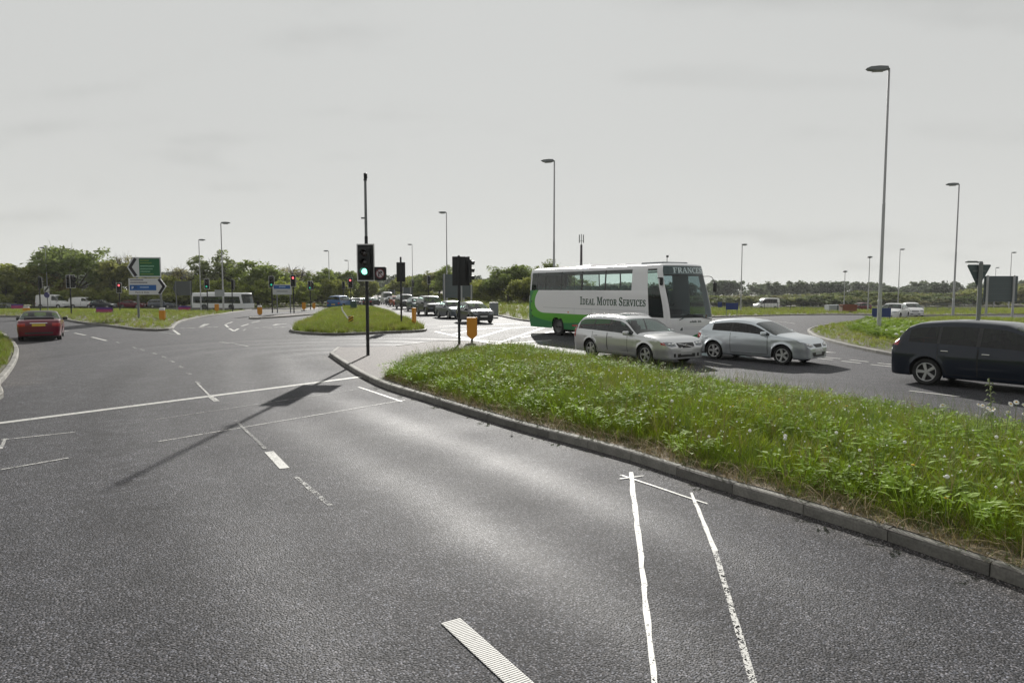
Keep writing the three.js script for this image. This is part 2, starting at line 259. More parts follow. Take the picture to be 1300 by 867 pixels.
// painted lines: worn thermoplastic, a sheet 4 mm above the asphalt
const paintMat = (k, hole, seed) => new THREE.MeshStandardMaterial({ color: lin(k, k * 0.985, k * 0.93), roughness: 0.62, side: THREE.DoubleSide, alphaTest: 0.5, transparent: false, map: dataTex(256, 256, (i, j) => { const n = 0.55 * vnoise(i / 2.3, j / 2.3, seed) + 0.45 * fbm(i / 18, j / 18, seed + 1), q = 0.86 + 0.14 * vnoise(i / 4, j / 4, seed + 5); return [q, q, q, n > hole ? 1 : 0]; }) });
M.paint = paintMat(0.52, 0.27, 51); M.paintWorn = paintMat(0.50, 0.42, 52); M.paintFaint = paintMat(0.34, 0.53, 53); M.spray = paintMat(0.72, 0.30, 54); M.sprayFaint = paintMat(0.55, 0.44, 55);
let stripeCount = 0;
function stripe(name, a, b, width, mat, wob = 0, w2 = width, y = 0.005 + (stripeCount++ % 6) * 0.0009) {
  const A = Array.isArray(a) ? G(...a) : a, B = Array.isArray(b) ? G(...b) : b, dx = B.x - A.x, dz = B.z - A.z, l = Math.hypot(dx, dz), nx = -dz / l, nz = dx / l, n = Math.max(1, Math.ceil(l / (wob ? 0.22 : 1.2))), P = [], U = [], I = [], R = rng(Math.floor(A.x * 977 + A.z * 131));
  for (let k = 0; k <= n; k++) { const t = k / n, w = mix(width, w2, t) / 2 * (1 + 0.6 * wob * (R() - 0.5)), o = wob * 0.018 * (R() - 0.5); for (const s of [-1, 1]) { const x = A.x + dx * t + nx * (w * s + o), z = A.z + dz * t + nz * (w * s + o); P.push(x, hgt(x, z) + y, z); U.push(x * 1.1, z * 1.1); } if (k < n) { const q = k * 2; I.push(q, q + 1, q + 2, q + 1, q + 3, q + 2); } }
  const g = new THREE.BufferGeometry(); g.setAttribute('position', new THREE.Float32BufferAttribute(P, 3)); g.setAttribute('uv', new THREE.Float32BufferAttribute(U, 2)); g.setIndex(I); g.computeVertexNormals();
  const nn = g.attributes.normal; if (nn.getY(0) < 0) { for (let i = 0; i < nn.count; i++) nn.setXYZ(i, 0, 1, 0); g.setIndex(I.map((_, q) => I[q % 3 === 1 ? q + 1 : q % 3 === 2 ? q - 1 : q])); }
  return mesh(name, g, mat, road);
}
stripe('stop_line', [-30, 541], [458, 478.5], 0.20, M.paint);
stripe('lane_dash', [341, 573.8], [361, 595], 0.13, M.paint);
{ const d = stripe('lane_dash', [572, 789], [700, 905], 0.155, M.paint); }
{ // its raised ribs
  const A = G(572, 789), B = G(700, 905), l = A.distanceTo(B), n = Math.floor(l / 0.022), gs = [], yaw = Math.atan2(B.x - A.x, B.z - A.z);
  for (let k = 0; k < n; k++) { const t = (k + 0.5) / n; gs.push(box(0.15, 0.004, 0.011, mix(A.x, B.x, t), 0.0075, mix(A.z, B.z, t), 0, yaw, 0)); }
  mesh('lane_dash_ribs', merge(gs), std(lin(0.52, 0.51, 0.485), 0.65), road);
}
stripe('lane_dash', [265, 502.5], [275, 510], 0.12, M.paintWorn);
for (const [a, b, w, m] of [[[79, 419.9], [86, 420.7], 0.13, M.paintWorn], [[94, 423], [108, 425.8], 0.13, M.paint], [[116, 428], [134.5, 432.6], 0.13, M.paint]]) stripe('lane_dash', a, b, w, m);
for (const [x, y] of [[149, 435], [170, 441.5], [180, 444.3], [195.5, 449], [207.6, 453.6], [218, 459], [228.5, 465.8], [239, 474.4], [250, 485.5]]) stripe('worn_lane_dot', [x - 2, y - 1], [x + 2.2, y + 1.1], 0.10, M.paintFaint);
for (const [a, b, w, m] of [[[250, 487], [266, 503], 0.05, M.sprayFaint], [[298, 534], [336, 570], 0.05, M.paintFaint], [[376, 606], [418, 642], 0.06, M.paintFaint], [[195, 533], [450, 495], 0.045, M.paintFaint], [[200, 561], [450, 519], 0.045, M.sprayFaint], [[450, 519], [514, 508], 0.035, M.sprayFaint], [[0, 559], [94, 549], 0.05, M.sprayFaint], [[0, 597], [86, 582], 0.05, M.sprayFaint], [[0, 570], [6, 557], 0.05, M.sprayFaint]]) stripe('sprayed_guide_line', a, b, w, m, 0.5);
stripe('sprayed_guide_line', [455, 491.5], [510, 510], 0.06, M.spray, 0.4);
stripe('sprayed_guide_line', [801, 600], [818, 745], 0.055, M.spray, 0.7, 0.045); stripe('sprayed_guide_line', [818, 745], [835, 905], 0.045, M.spray, 0.7, 0.035);
stripe('sprayed_guide_line', [878, 626], [908, 700], 0.035, M.spray, 0.5, 0.05); stripe('sprayed_guide_line', [908, 700], [968, 905], 0.045, M.sprayFaint, 0.4);
stripe('sprayed_guide_line', [788, 603.5], [899, 640.5], 0.04, M.spray, 0.5, 0.03, 0.0075); stripe('sprayed_guide_line', [787, 608.5], [818, 604.5], 0.04, M.spray, 0.5, 0.02, 0.0095);
// junction markings on the left approach
for (const [a, b] of [[[285.5, 412.3], [289, 415.4]], [[290.5, 417], [296.5, 420.4]], [[296.5, 420.4], [302.4, 417.4]], [[286.3, 411.5], [294.8, 408.9]], [[305.8, 414.3], [315, 411.5]], [[319.3, 409.8], [329.5, 407.6]]]) stripe('junction_line', a, b, 0.14, M.paint);
stripe('junction_line', [308.3, 420], [311.7, 417.4], 0.12, M.paintFaint);
for (const [x, y] of [[231.3, 416.9], [239.8, 416.5], [244.8, 416.4], [253.3, 416], [257, 415.8], [265.2, 415.2], [273.3, 415.2], [325.2, 416.2], [335.4, 415.7], [342.2, 416], [350, 415.4], [358, 415.3]]) stripe('give_way_dash', [x - 1.3, y + 0.1], [x + 1.3, y - 0.1], 0.34, M.paintWorn);
for (const [a, b] of [[[254, 415], [262, 411.4]], [[347, 413.2], [353, 411.5]], [[356, 411.4], [362.5, 411]]]) stripe('lane_arrow', a, b, 0.18, M.paintWorn, 0, 0.4);
stripe('edge_line', [219.5, 419.2], [227.3, 425], 0.14, M.paint); stripe('edge_line', [200, 421.3], [225, 425], 0.1, M.paintFaint);
stripe('worn_lane_dot', [292, 435], [315, 440], 0.14, M.paintFaint); stripe('worn_lane_dot', [280, 434], [290, 436], 0.2, M.paintFaint);
// box junction and the lanes behind the near island
for (const [a, b] of [[[552, 421], [627, 437]], [[627, 437.2], [700, 432]], [[602, 430], [646, 417]], [[631, 436], [690, 416.2]], [[575, 424.8], [594, 420]], [[556, 414.6], [662, 410.6]], [[662, 428.5], [712, 419]], [[560, 419], [700, 414.5]]]) stripe('box_junction_line', a, b, 0.15, M.paint);
stripe('lane_line', [895, 458.8], [929, 464.2], 0.11, M.paint); stripe('lane_line', [1155, 496.4], [1219, 504], 0.11, M.paint);
for (const [a, b] of [[[1038, 455], [1058, 457]], [[1069, 458.4], [1093.5, 461.2]], [[1106, 462.9], [1134, 465.8]], [[1040, 453.2], [1068, 455.6]], [[1079, 456.9], [1103, 459.6]], [[1115, 461.2], [1138, 463.6]]]) stripe('give_way_line', a, b, 0.13, M.paint);
stripe('lane_arrow', [1040, 446.6], [1062, 447.8], 0.5, M.paint, 0, 0.08);
for (const [a, b] of [[[1010, 411], [985, 408]], [[965, 406.6], [940, 405]]]) stripe('lane_line', a, b, 0.12, M.paintWorn);

// ------------------------------------------------------------------ vehicles
const paint = (c, metal = 0.0, rough = 0.38) => phys(c, { metalness: metal, roughness: rough, clearcoat: 0.85, clearcoatRoughness: 0.05, specularIntensity: metal > 0.5 ? 1 : 0.3 });
const glassOf = (c) => phys(c, { transmission: 1, roughness: 0.02, thickness: 0, ior: 1.5, metalness: 0 });
M.tyre = std(lin(0.018), 0.82); M.black = std(lin(0.014), 0.5); M.trim = std(lin(0.02), 0.35); M.under = std(lin(0.02), 0.9); M.seat = std(lin(0.05, 0.05, 0.055), 0.85);
M.alloy = std(lin(0.55), 0.32, 0.75); M.alloyDark = std(lin(0.10), 0.5, 0.5); M.chrome = std(lin(0.72), 0.12, 1); M.lamp = phys(lin(0.15, 0.165, 0.18), { roughness: 0.12, metalness: 0.2, clearcoat: 1 }); M.lampDark = phys(lin(0.16, 0.18, 0.2), { roughness: 0.1, clearcoat: 1 });
M.redLamp = phys(lin(0.42, 0.015, 0.02), { roughness: 0.12, clearcoat: 1 }); M.amber = phys(lin(0.55, 0.16, 0.02), { roughness: 0.15, clearcoat: 1 }); M.plateY = std(lin(0.62, 0.45, 0.05), 0.5); M.plateW = std(lin(0.62), 0.5); M.gapShade = std(lin(0.015), 0.8);  // the last one is the painted shade of the door gaps
M.glass = glassOf(lin(0.55, 0.66, 0.62)); M.glassDark = glassOf(lin(0.075, 0.09, 0.10)); M.glassMid = glassOf(lin(0.46, 0.56, 0.53));
const PAINTS = {
  silver: paint(lin(0.60, 0.605, 0.61), 0.85, 0.34), paleSilver: paint(lin(0.60, 0.64, 0.67), 0.85, 0.34), navy: paint(lin(0.008, 0.013, 0.024), 0.1), red: paint(lin(0.125, 0.003, 0.017), 0.1), charcoal: paint(lin(0.045, 0.045, 0.05), 0.35), slate: paint(lin(0.11, 0.125, 0.15), 0.4),
  black: paint(lin(0.012, 0.013, 0.016), 0.1), white: paint(lin(0.78, 0.78, 0.77), 0), blue: paint(lin(0.02, 0.09, 0.25), 0.2), orange: paint(lin(0.34, 0.05, 0.02), 0), teal: paint(lin(0.03, 0.06, 0.07), 0.3),
};
const SPEC = {
  estate: { L: 4.82, W: 1.86, rw: 0.325, xr: 1.06, xf: 3.88, sill: 0.21, top: [[0, 0.98], [0.10, 1.06], [0.40, 1.44], [0.62, 1.50], [1.7, 1.54], [2.45, 1.50], [2.72, 1.43], [3.48, 1.03], [3.62, 0.985], [4.25, 0.92], [4.66, 0.80], [4.82, 0.72]], belt: [[0, 0.99], [1.2, 0.96], [3.4, 0.91], [4.82, 0.80]], ws: [2.72, 3.5], rwin: [0.14, 0.39], sides: [[0.34, 1.15], [1.21, 1.98], [2.06, 3.30]], tum: 0.42, nose: [0.36, 0.30, 0.13, 0.03], tail: [0.26, 0.16, 0.12, 0.06], doors: [[1.2, 2.0], [2.02, 3.05]], rails: [0.7, 2.4], spokes: 5 },
  hatch3: { L: 4.03, W: 1.69, rw: 0.305, xr: 0.74, xf: 3.21, sill: 0.20, top: [[0, 0.92], [0.10, 1.0], [0.46, 1.29], [0.72, 1.37], [1.5, 1.43], [2.0, 1.39], [2.22, 1.33], [2.98, 0.99], [3.10, 0.955], [3.62, 0.87], [3.9, 0.76], [4.03, 0.68]], belt: [[0, 1.0], [0.8, 0.985], [2.9, 0.90], [4.03, 0.76]], ws: [2.22, 3.0], rwin: [0.14, 0.45], sides: [[0.66, 1.36], [1.43, 2.84]], tum: 0.46, nose: [0.36, 0.30, 0.13, 0.03], tail: [0.30, 0.20, 0.12, 0.06], doors: [[1.38, 2.72]], spokes: 5 },
  mpv: { L: 4.77, W: 1.88, rw: 0.335, xr: 0.90, xf: 3.75, sill: 0.22, top: [[0, 1.02], [0.10, 1.10], [0.40, 1.49], [0.70, 1.59], [1.6, 1.655], [2.45, 1.62], [2.72, 1.55], [3.70, 1.08], [3.84, 1.03], [4.35, 0.95], [4.65, 0.84], [4.77, 0.74]], belt: [[0, 1.06], [1.0, 1.03], [3.6, 0.94], [4.77, 0.8]], ws: [2.72, 3.72], rwin: [0.14, 0.39], sides: [[0.45, 1.12], [1.18, 1.98], [2.07, 3.50]], tum: 0.40, nose: [0.36, 0.30, 0.13, 0.03], tail: [0.24, 0.16, 0.12, 0.06], doors: [[1.15, 2.02], [2.04, 3.1]], spokes: 5 },
  coupe: { L: 4.30, W: 1.76, rw: 0.31, xr: 0.82, xf: 3.40, sill: 0.20, top: [[0, 0.95], [0.12, 0.985], [0.62, 1.02], [0.72, 1.04], [1.25, 1.33], [1.5, 1.375], [2.0, 1.38], [2.3, 1.33], [3.0, 0.98], [3.15, 0.945], [3.8, 0.85], [4.2, 0.72], [4.30, 0.66]], belt: [[0, 0.93], [1.0, 0.95], [3.0, 0.89], [4.30, 0.74]], ws: [2.3, 3.0], rwin: [0.78, 1.20], sides: [[1.0, 1.55], [1.62, 2.86]], tum: 0.48, nose: [0.36, 0.30, 0.13, 0.03], tail: [0.30, 0.22, 0.12, 0.06], doors: [[1.55, 2.8]], soft: [0.66, 2.32], spokes: 7 },
  hatch5: { L: 4.10, W: 1.72, rw: 0.305, xr: 0.78, xf: 3.30, sill: 0.21, top: [[0, 0.95], [0.10, 1.02], [0.40, 1.38], [0.65, 1.46], [1.5, 1.52], [2.1, 1.47], [2.32, 1.40], [3.12, 1.02], [3.24, 0.985], [3.72, 0.90], [3.98, 0.78], [4.10, 0.70]], belt: [[0, 0.99], [0.8, 0.97], [3.0, 0.91], [4.10, 0.78]], ws: [2.32, 3.12], rwin: [0.14, 0.38], sides: [[0.45, 0.86], [0.92, 1.62], [1.70, 2.96]], tum: 0.44, nose: [0.36, 0.30, 0.13, 0.03], tail: [0.28, 0.18, 0.12, 0.06], doors: [[0.98, 1.66], [1.68, 2.7]], spokes: 5 },
  suv: { L: 4.70, W: 1.92, rw: 0.38, xr: 0.90, xf: 3.72, sill: 0.30, top: [[0, 1.14], [0.06, 1.22], [0.22, 1.66], [0.42, 1.74], [1.5, 1.80], [2.45, 1.76], [2.66, 1.69], [3.28, 1.20], [3.42, 1.16], [4.1, 1.11], [4.55, 1.02], [4.70, 0.92]], belt: [[0, 1.12], [3.2, 1.10], [4.70, 0.98]], ws: [2.66, 3.28], rwin: [0.08, 0.21], sides: [[0.26, 0.95], [1.01, 1.80], [1.88, 3.10]], tum: 0.30, nose: [0.30, 0.24, 0.12, 0.04], tail: [0.18, 0.12, 0.1, 0.12], doors: [[1.0, 1.84], [1.86, 2.9]], spokes: 5 },
  saloon: { L: 4.60, W: 1.76, rw: 0.315, xr: 0.98, xf: 3.66, sill: 0.20, top: [[0, 0.97], [0.12, 1.02], [0.55, 1.06], [0.70, 1.08], [1.25, 1.37], [1.6, 1.43], [2.2, 1.44], [2.55, 1.38], [3.28, 1.0], [3.42, 0.965], [4.05, 0.89], [4.45, 0.78], [4.60, 0.70]], belt: [[0, 0.97], [1.0, 0.96], [3.2, 0.91], [4.60, 0.78]], ws: [2.55, 3.28], rwin: [0.74, 1.22], sides: [[0.98, 1.30], [1.36, 2.02], [2.10, 3.12]], tum: 0.44, nose: [0.36, 0.30, 0.13, 0.03], tail: [0.30, 0.22, 0.12, 0.06], doors: [[1.3, 2.05], [2.07, 3.0]], spokes: 5 },
  van: { L: 5.35, W: 1.98, rw: 0.34, xr: 1.05, xf: 4.35, sill: 0.28, top: [[0, 2.20], [0.08, 2.30], [0.4, 2.36], [2.6, 2.40], [3.35, 2.36], [3.62, 2.22], [4.44, 1.34], [4.58, 1.27], [5.1, 1.10], [5.28, 0.98], [5.35, 0.90]], belt: [[0, 1.32], [3.6, 1.30], [4.4, 1.16], [5.35, 0.98]], ws: [3.70, 4.46], rwin: [0, 0], sides: [[3.05, 4.30]], tum: 0.13, nose: [0.40, 0.28, 0.16, 0.12], tail: [0.10, 0.06, 0.06, 0.1], doors: [[3.0, 4.1], [1.75, 2.95]], spokes: 0 },
  smallVan: { L: 4.75, W: 1.86, rw: 0.32, xr: 0.95, xf: 3.90, sill: 0.26, top: [[0, 1.78], [0.08, 1.86], [0.4, 1.90], [2.2, 1.93], [2.85, 1.89], [3.08, 1.80], [3.86, 1.22], [4.0, 1.16], [4.5, 1.02], [4.68, 0.92], [4.75, 0.84]], belt: [[0, 1.20], [3.2, 1.18], [3.9, 1.06], [4.75, 0.92]], ws: [3.10, 3.88], rwin: [0, 0], sides: [[2.45, 3.70]], tum: 0.18, nose: [0.40, 0.28, 0.16, 0.12], tail: [0.10, 0.06, 0.06, 0.1], doors: [[2.4, 3.5], [1.3, 2.35]], spokes: 0 },
  camper: { L: 5.7, W: 2.02, rw: 0.34, xr: 1.2, xf: 4.65, sill: 0.28, top: [[0, 2.30], [0.06, 2.44], [0.3, 2.55], [2.6, 2.60], [3.5, 2.52], [3.95, 2.20], [4.75, 1.36], [4.88, 1.28], [5.4, 1.12], [5.62, 0.98], [5.7, 0.90]], belt: [[0, 1.32], [3.6, 1.30], [4.7, 1.16], [5.7, 0.98]], ws: [3.98, 4.76], rwin: [0, 0], sides: [[0.6, 1.5], [1.9, 2.8], [3.4, 4.6]], tum: 0.13, nose: [0.40, 0.28, 0.16, 0.12], tail: [0.10, 0.06, 0.06, 0.1], doors: [[3.3, 4.4]], spokes: 0 },
};
function carSurface(S) {
  const t0 = mono(S.top), b0 = mono(S.belt), w0 = S.W / 2;
  const round = (d, r) => d >= r ? 0 : 1 - Math.sqrt(Math.max(0, 1 - ((r - d) / r) ** 2));
  const f = (x) => {
    const kn = round(S.L - x, S.nose[0]), kt = round(x, S.tail[0]);
    const w = w0 * (1 - 0.035 * sstep(S.L * 0.62, S.L, x) - 0.03 * sstep(S.L * 0.35, 0, x)) - kn * S.nose[1] - kt * S.tail[1];
    const top = t0(x) - kn * S.nose[2] - kt * S.tail[2];
    let bot = S.sill + kn * S.nose[3] + kt * S.tail[3];
    const R = S.rw + 0.055; for (const xw of [S.xr, S.xf]) { const q = R * R - (x - xw) ** 2; if (q > 0) bot = Math.max(bot, S.rw + Math.sqrt(q)); }
    const belt = Math.max(bot + 0.05, Math.min(b0(x), top - 0.05)), cr = Math.min(0.095, 0.8 * (top - belt)), yr = top - cr;
    const side = (y) => { const ym = 0.60, u = y > ym ? (y - ym) / 0.45 : (ym - y) / 0.42; let z = w * (1 - (y > ym ? 0.045 : 0.075) * u * u); z += 0.014 * Math.exp(-(((y - 0.79) / 0.06) ** 2)) - 0.014 * Math.exp(-(((y - 0.40) / 0.07) ** 2)); for (const xw of [S.xr, S.xf]) z += 0.022 * Math.exp(-(((Math.hypot(x - xw, y - S.rw) - R) / 0.055) ** 2)); return z; };
    const zb = side(belt), wr = Math.max(0.02, zb - 0.02 - S.tum * (yr - belt));
    return { w, top, bot, belt, cr, yr, side, zb, wr };
  };
  const E = 0.72;
  const hw = (x, y) => { const s = f(x); if (y < s.bot || y > s.top) return -1; if (y <= s.belt) return s.side(y); if (y <= s.yr) { const v = (y - s.belt) / (s.yr - s.belt); return mix(s.zb, s.wr, v) + 0.018 * Math.sin(Math.PI * v); } const q = Math.asin(Math.min(1, Math.pow((y - s.yr) / s.cr, 1 / E))); return s.wr * Math.pow(Math.cos(q), E); };
  const end = (z, y, front) => { let a = front ? S.L * 0.72 : S.L * 0.35, b = front ? S.L : 0; if (hw(b, y) >= Math.abs(z)) return b; for (let k = 0; k < 26; k++) { const m = (a + b) / 2; if (hw(m, y) >= Math.abs(z)) a = m; else b = m; } return a; };
  return { f, hw, end, E };
}
const carCache = {};
function carGeo(kind) {
  if (carCache[kind]) return carCache[kind];
  const S = SPEC[kind], C = carSurface(S), xs = new Set(), add = (x) => { if (x >= 0 && x <= S.L) xs.add(Math.round(x * 1000) / 1000); };
  for (let x = 0.3; x < S.L - 0.3; x += 0.075) add(x);
  for (let k = 0; k <= 9; k++) { const q = 1 - Math.cos(k / 9 * Math.PI / 2); add(S.L - S.nose[0] * q); add(S.tail[0] * q); }
  for (const xw of [S.xr, S.xf]) { const R = S.rw + 0.055; for (let k = 0; k <= 16; k++) add(xw - R * Math.cos(k / 16 * Math.PI)); add(xw - R - 0.004); add(xw + R + 0.004); }
  for (const r of [S.ws, S.rwin, ...S.sides]) { add(r[0]); add(r[1]); }
  let X = [...xs].sort((a, b) => a - b); X = X.filter((x, i) => i === 0 || i === X.length - 1 || x - X[i - 1] > 0.0025);
  const rows = []; for (const u of [0, 0.6]) rows.push(['A', u]); for (const u of [0, 0.06, 0.16, 0.28, 0.42, 0.56, 0.7, 0.82, 0.92]) rows.push(['B', u]); for (const u of [0, 0.07, 0.3, 0.6, 0.88]) rows.push(['C', u]); for (const u of [0, 0.10, 0.22, 0.4, 0.6, 0.8, 1]) rows.push(['D', u]);
  const n = rows.length, ring = (x) => {
    const s = C.f(x), half = rows.map(([k, u]) => k === 'A' ? [s.side(s.bot) * u, s.bot] : k === 'B' ? (() => { const y = mix(s.bot, s.belt, u); return [s.side(y), y]; })() : k === 'C' ? [mix(s.zb, s.wr, u) + 0.018 * Math.sin(Math.PI * u), mix(s.belt, s.yr, u)] : (() => { const q = u * Math.PI / 2; return [u >= 1 ? 0 : s.wr * Math.pow(Math.cos(q), C.E), s.yr + s.cr * Math.pow(Math.sin(q), C.E)]; })());
    return [...half.map(([z, y]) => [z, y]), ...half.slice(0, n - 1).reverse().map(([z, y]) => [-z, y])];
  };
  const rings = X.map(ring), m = 2 * n - 1, kindOf = (j) => rows[j < n ? j : 2 * n - 2 - j];
  const faces = {}; const put = (k, ...t) => (faces[k] ||= []).push(...t);
  const within = (x0, x1, r) => r[1] > r[0] && x0 >= r[0] - 0.002 && x1 <= r[1] + 0.002;
  for (let i = 0; i < X.length - 1; i++) {
    const s0 = C.f(X[i]), s1 = C.f(X[i + 1]);
    for (let j = 0; j < m - 1; j++) {
      const ja = j < n - 1 ? j : m - 2 - j, [k, u] = rows[ja], right = j < n - 1;
      let cls = k === 'A' ? 'under' : 'paint';
      if (k === 'C' && ja + 1 < n && u >= 0.07 && u < 0.88 && Math.min(s0.yr - s0.belt, s1.yr - s1.belt) > 0.07) { S.sides.forEach((r, q) => { if (within(X[i], X[i + 1], r)) cls = 'side' + q + (right ? 'R' : 'L'); }); if (cls === 'paint' && X[i] > S.sides[0][0] && X[i + 1] < S.sides[S.sides.length - 1][1]) cls = 'trim'; }
      if (k === 'D' && u >= 0.10) { if (within(X[i], X[i + 1], S.ws)) cls = 'ws'; else if (within(X[i], X[i + 1], S.rwin)) cls = 'rw'; }
      if (S.soft && (k === 'D' || k === 'C') && cls === 'paint' && X[i] >= S.soft[0] && X[i + 1] <= S.soft[1]) cls = 'soft';
      const a = i * m + j, b = a + 1, c = a + m, d = c + 1; put(cls, a, b, c, b, d, c);
    }
  }
  const pos = []; rings.forEach((r, i) => r.forEach(([z, y]) => pos.push(X[i], y, z)));
  for (const [i, x] of [[0, 0], [X.length - 1, S.L]]) { const r = rings[i], cy = r.reduce((q, p) => q + p[1], 0) / m, ci = pos.length / 3; pos.push(x + (i ? 0.012 : -0.012), cy, 0); for (let j = 0; j < m; j++) { const a = i * m + j, b = i * m + (j + 1) % m; if (i) put('paint', a, b, ci); else put('paint', b, a, ci); } }
  const all = new THREE.BufferGeometry(); all.setAttribute('position', new THREE.Float32BufferAttribute(pos, 3)); all.setIndex(Object.values(faces).flat()); all.computeVertexNormals();
  const sub = (k) => { if (!faces[k]) return null; const g = new THREE.BufferGeometry(); const map = new Map(), P = [], N = [], I = []; for (const v of faces[k]) { if (!map.has(v)) { map.set(v, P.length / 3); for (let q = 0; q < 3; q++) { P.push(all.attributes.position.array[v * 3 + q]); N.push(all.attributes.normal.array[v * 3 + q]); } } I.push(map.get(v)); } g.setAttribute('position', new THREE.Float32BufferAttribute(P, 3)); g.setAttribute('normal', new THREE.Float32BufferAttribute(N, 3)); g.setIndex(I); return g; };
  const G0 = { S, C, parts: {} }; for (const k of Object.keys(faces)) G0.parts[k] = sub(k);
  G0.pillars = G0.parts.trim ? pieces(G0.parts.trim) : [];
  // patches that follow the skin
  const skin = (g, map) => { const p = g.attributes.position; for (let i = 0; i < p.count; i++) { const q = map(p.getX(i), p.getY(i)); p.setXYZ(i, q[0], q[1], q[2]); } let o = mergeVertices(g, 1e-4); o.computeVertexNormals(); return o; };
  const flat = (poly) => subdivide(new THREE.ShapeGeometry(new THREE.Shape(poly.map((p) => new THREE.Vector2(...p)))), 0.07, 5);
  G0.front = (poly, off = 0.006) => skin(flat(poly), (z, y) => [C.end(z, y, true) + off, y, z]);
  G0.rear = (poly, off = 0.006) => skin(flat(poly), (z, y) => [C.end(z, y, false) - off, y, z]);
  G0.side = (poly, s, off = 0.005) => skin(flat(poly), (x, y) => [x, y, s * (C.hw(x, y) + off)]);
  G0.seam = (line, s, w = 0.014) => { const P = [], I = []; const pts = []; for (let i = 0; i < line.length - 1; i++) { const a = line[i], b = line[i + 1], k = Math.max(2, Math.ceil(Math.hypot(b[0] - a[0], b[1] - a[1]) / 0.08)); for (let q = i ? 1 : 0; q <= k; q++) pts.push([mix(a[0], b[0], q / k), mix(a[1], b[1], q / k)]); } pts.forEach((p, i) => { const a = pts[Math.max(0, i - 1)], b = pts[Math.min(pts.length - 1, i + 1)], l = Math.hypot(b[0] - a[0], b[1] - a[1]) || 1, nx = -(b[1] - a[1]) / l * w / 2, ny = (b[0] - a[0]) / l * w / 2; for (const q of [-1, 1]) { const x = p[0] + nx * q, y = p[1] + ny * q; P.push(x, y, s * (C.hw(x, y) + 0.0035)); } if (i) { const o = i * 2; I.push(o - 2, o - 1, o, o - 1, o + 1, o); } }); const g = new THREE.BufferGeometry(); g.setAttribute('position', new THREE.Float32BufferAttribute(P, 3)); g.setIndex(I); g.computeVertexNormals(); return g; };
  return carCache[kind] = G0;
}
const wheelCache = {};
function wheelGeo(r, spokes) {
  const key = r + '_' + spokes; if (wheelCache[key]) return wheelCache[key];
  const w = 0.20, ri = r * 0.70, tyre = new THREE.LatheGeometry([[ri, -w / 2 + 0.02], [r * 0.86, -w / 2 - 0.004], [r * 0.955, -w / 2 + 0.012], [r, -w / 2 + 0.04], [r, w / 2 - 0.04], [r * 0.955, w / 2 - 0.012], [r * 0.86, w / 2 + 0.004], [ri, w / 2 - 0.02], [ri * 0.985, w / 2 - 0.06], [ri * 0.985, -w / 2 + 0.06], [ri, -w / 2 + 0.02]].map((p) => new THREE.Vector2(...p)), 36); tyre.rotateX(Math.PI / 2);
  const back = cyl(ri, ri, 0.02, 0, 0, 0.0, Math.PI / 2, 0, 0, 28), lip = T(new THREE.TorusGeometry(ri * 0.965, 0.014, 6, 36), 0, 0, w / 2 - 0.03), sp = [];
  if (spokes) for (let k = 0; k < spokes; k++) { const a = k / spokes * Math.PI * 2 + 0.3; const g = extrude([[-0.024, 0.02], [0.024, 0.02], [0.034, ri * 0.96], [-0.034, ri * 0.96]], 0.03, 0.006); g.translate(0, 0, w / 2 - 0.075); g.rotateZ(a); sp.push(g); }
  else { sp.push(T(new THREE.LatheGeometry([[0.001, 0.03], [ri * 0.3, 0.035], [ri * 0.5, 0.0], [ri * 0.8, 0.02], [ri * 0.97, 0.06]].map((p) => new THREE.Vector2(...p)), 28), 0, 0, 0, Math.PI / 2)); }
  sp.push(cyl(0.055, 0.045, 0.05, 0, 0, w / 2 - 0.055, Math.PI / 2, 0, 0, 16));
  return wheelCache[key] = { tyre: plain(tyre), back, rim: merge(lip, sp), w };
}
function wheels(o, S, list, spokes, rim = M.alloy) {
  const g = wheelGeo(S.rw, spokes);
  for (const [x, z, s] of list) { const w = new THREE.Group(); w.name = 'wheel'; w.position.set(x, S.rw, z); if (s < 0) w.rotation.y = Math.PI; o.add(w); mesh('tyre', g.tyre, M.tyre, w); mesh('spoke_gap_shade', g.back, M.black, w); mesh('rim', g.rim, rim, w); }  // black backing disc: shade of the gaps between spokes, painted in
}
const rectP = (x0, y0, x1, y1) => [[x0, y0], [x1, y0], [x1, y1], [x0, y1]];
const mirrorP = (p) => p.map(([z, y]) => [-z, y]).reverse();
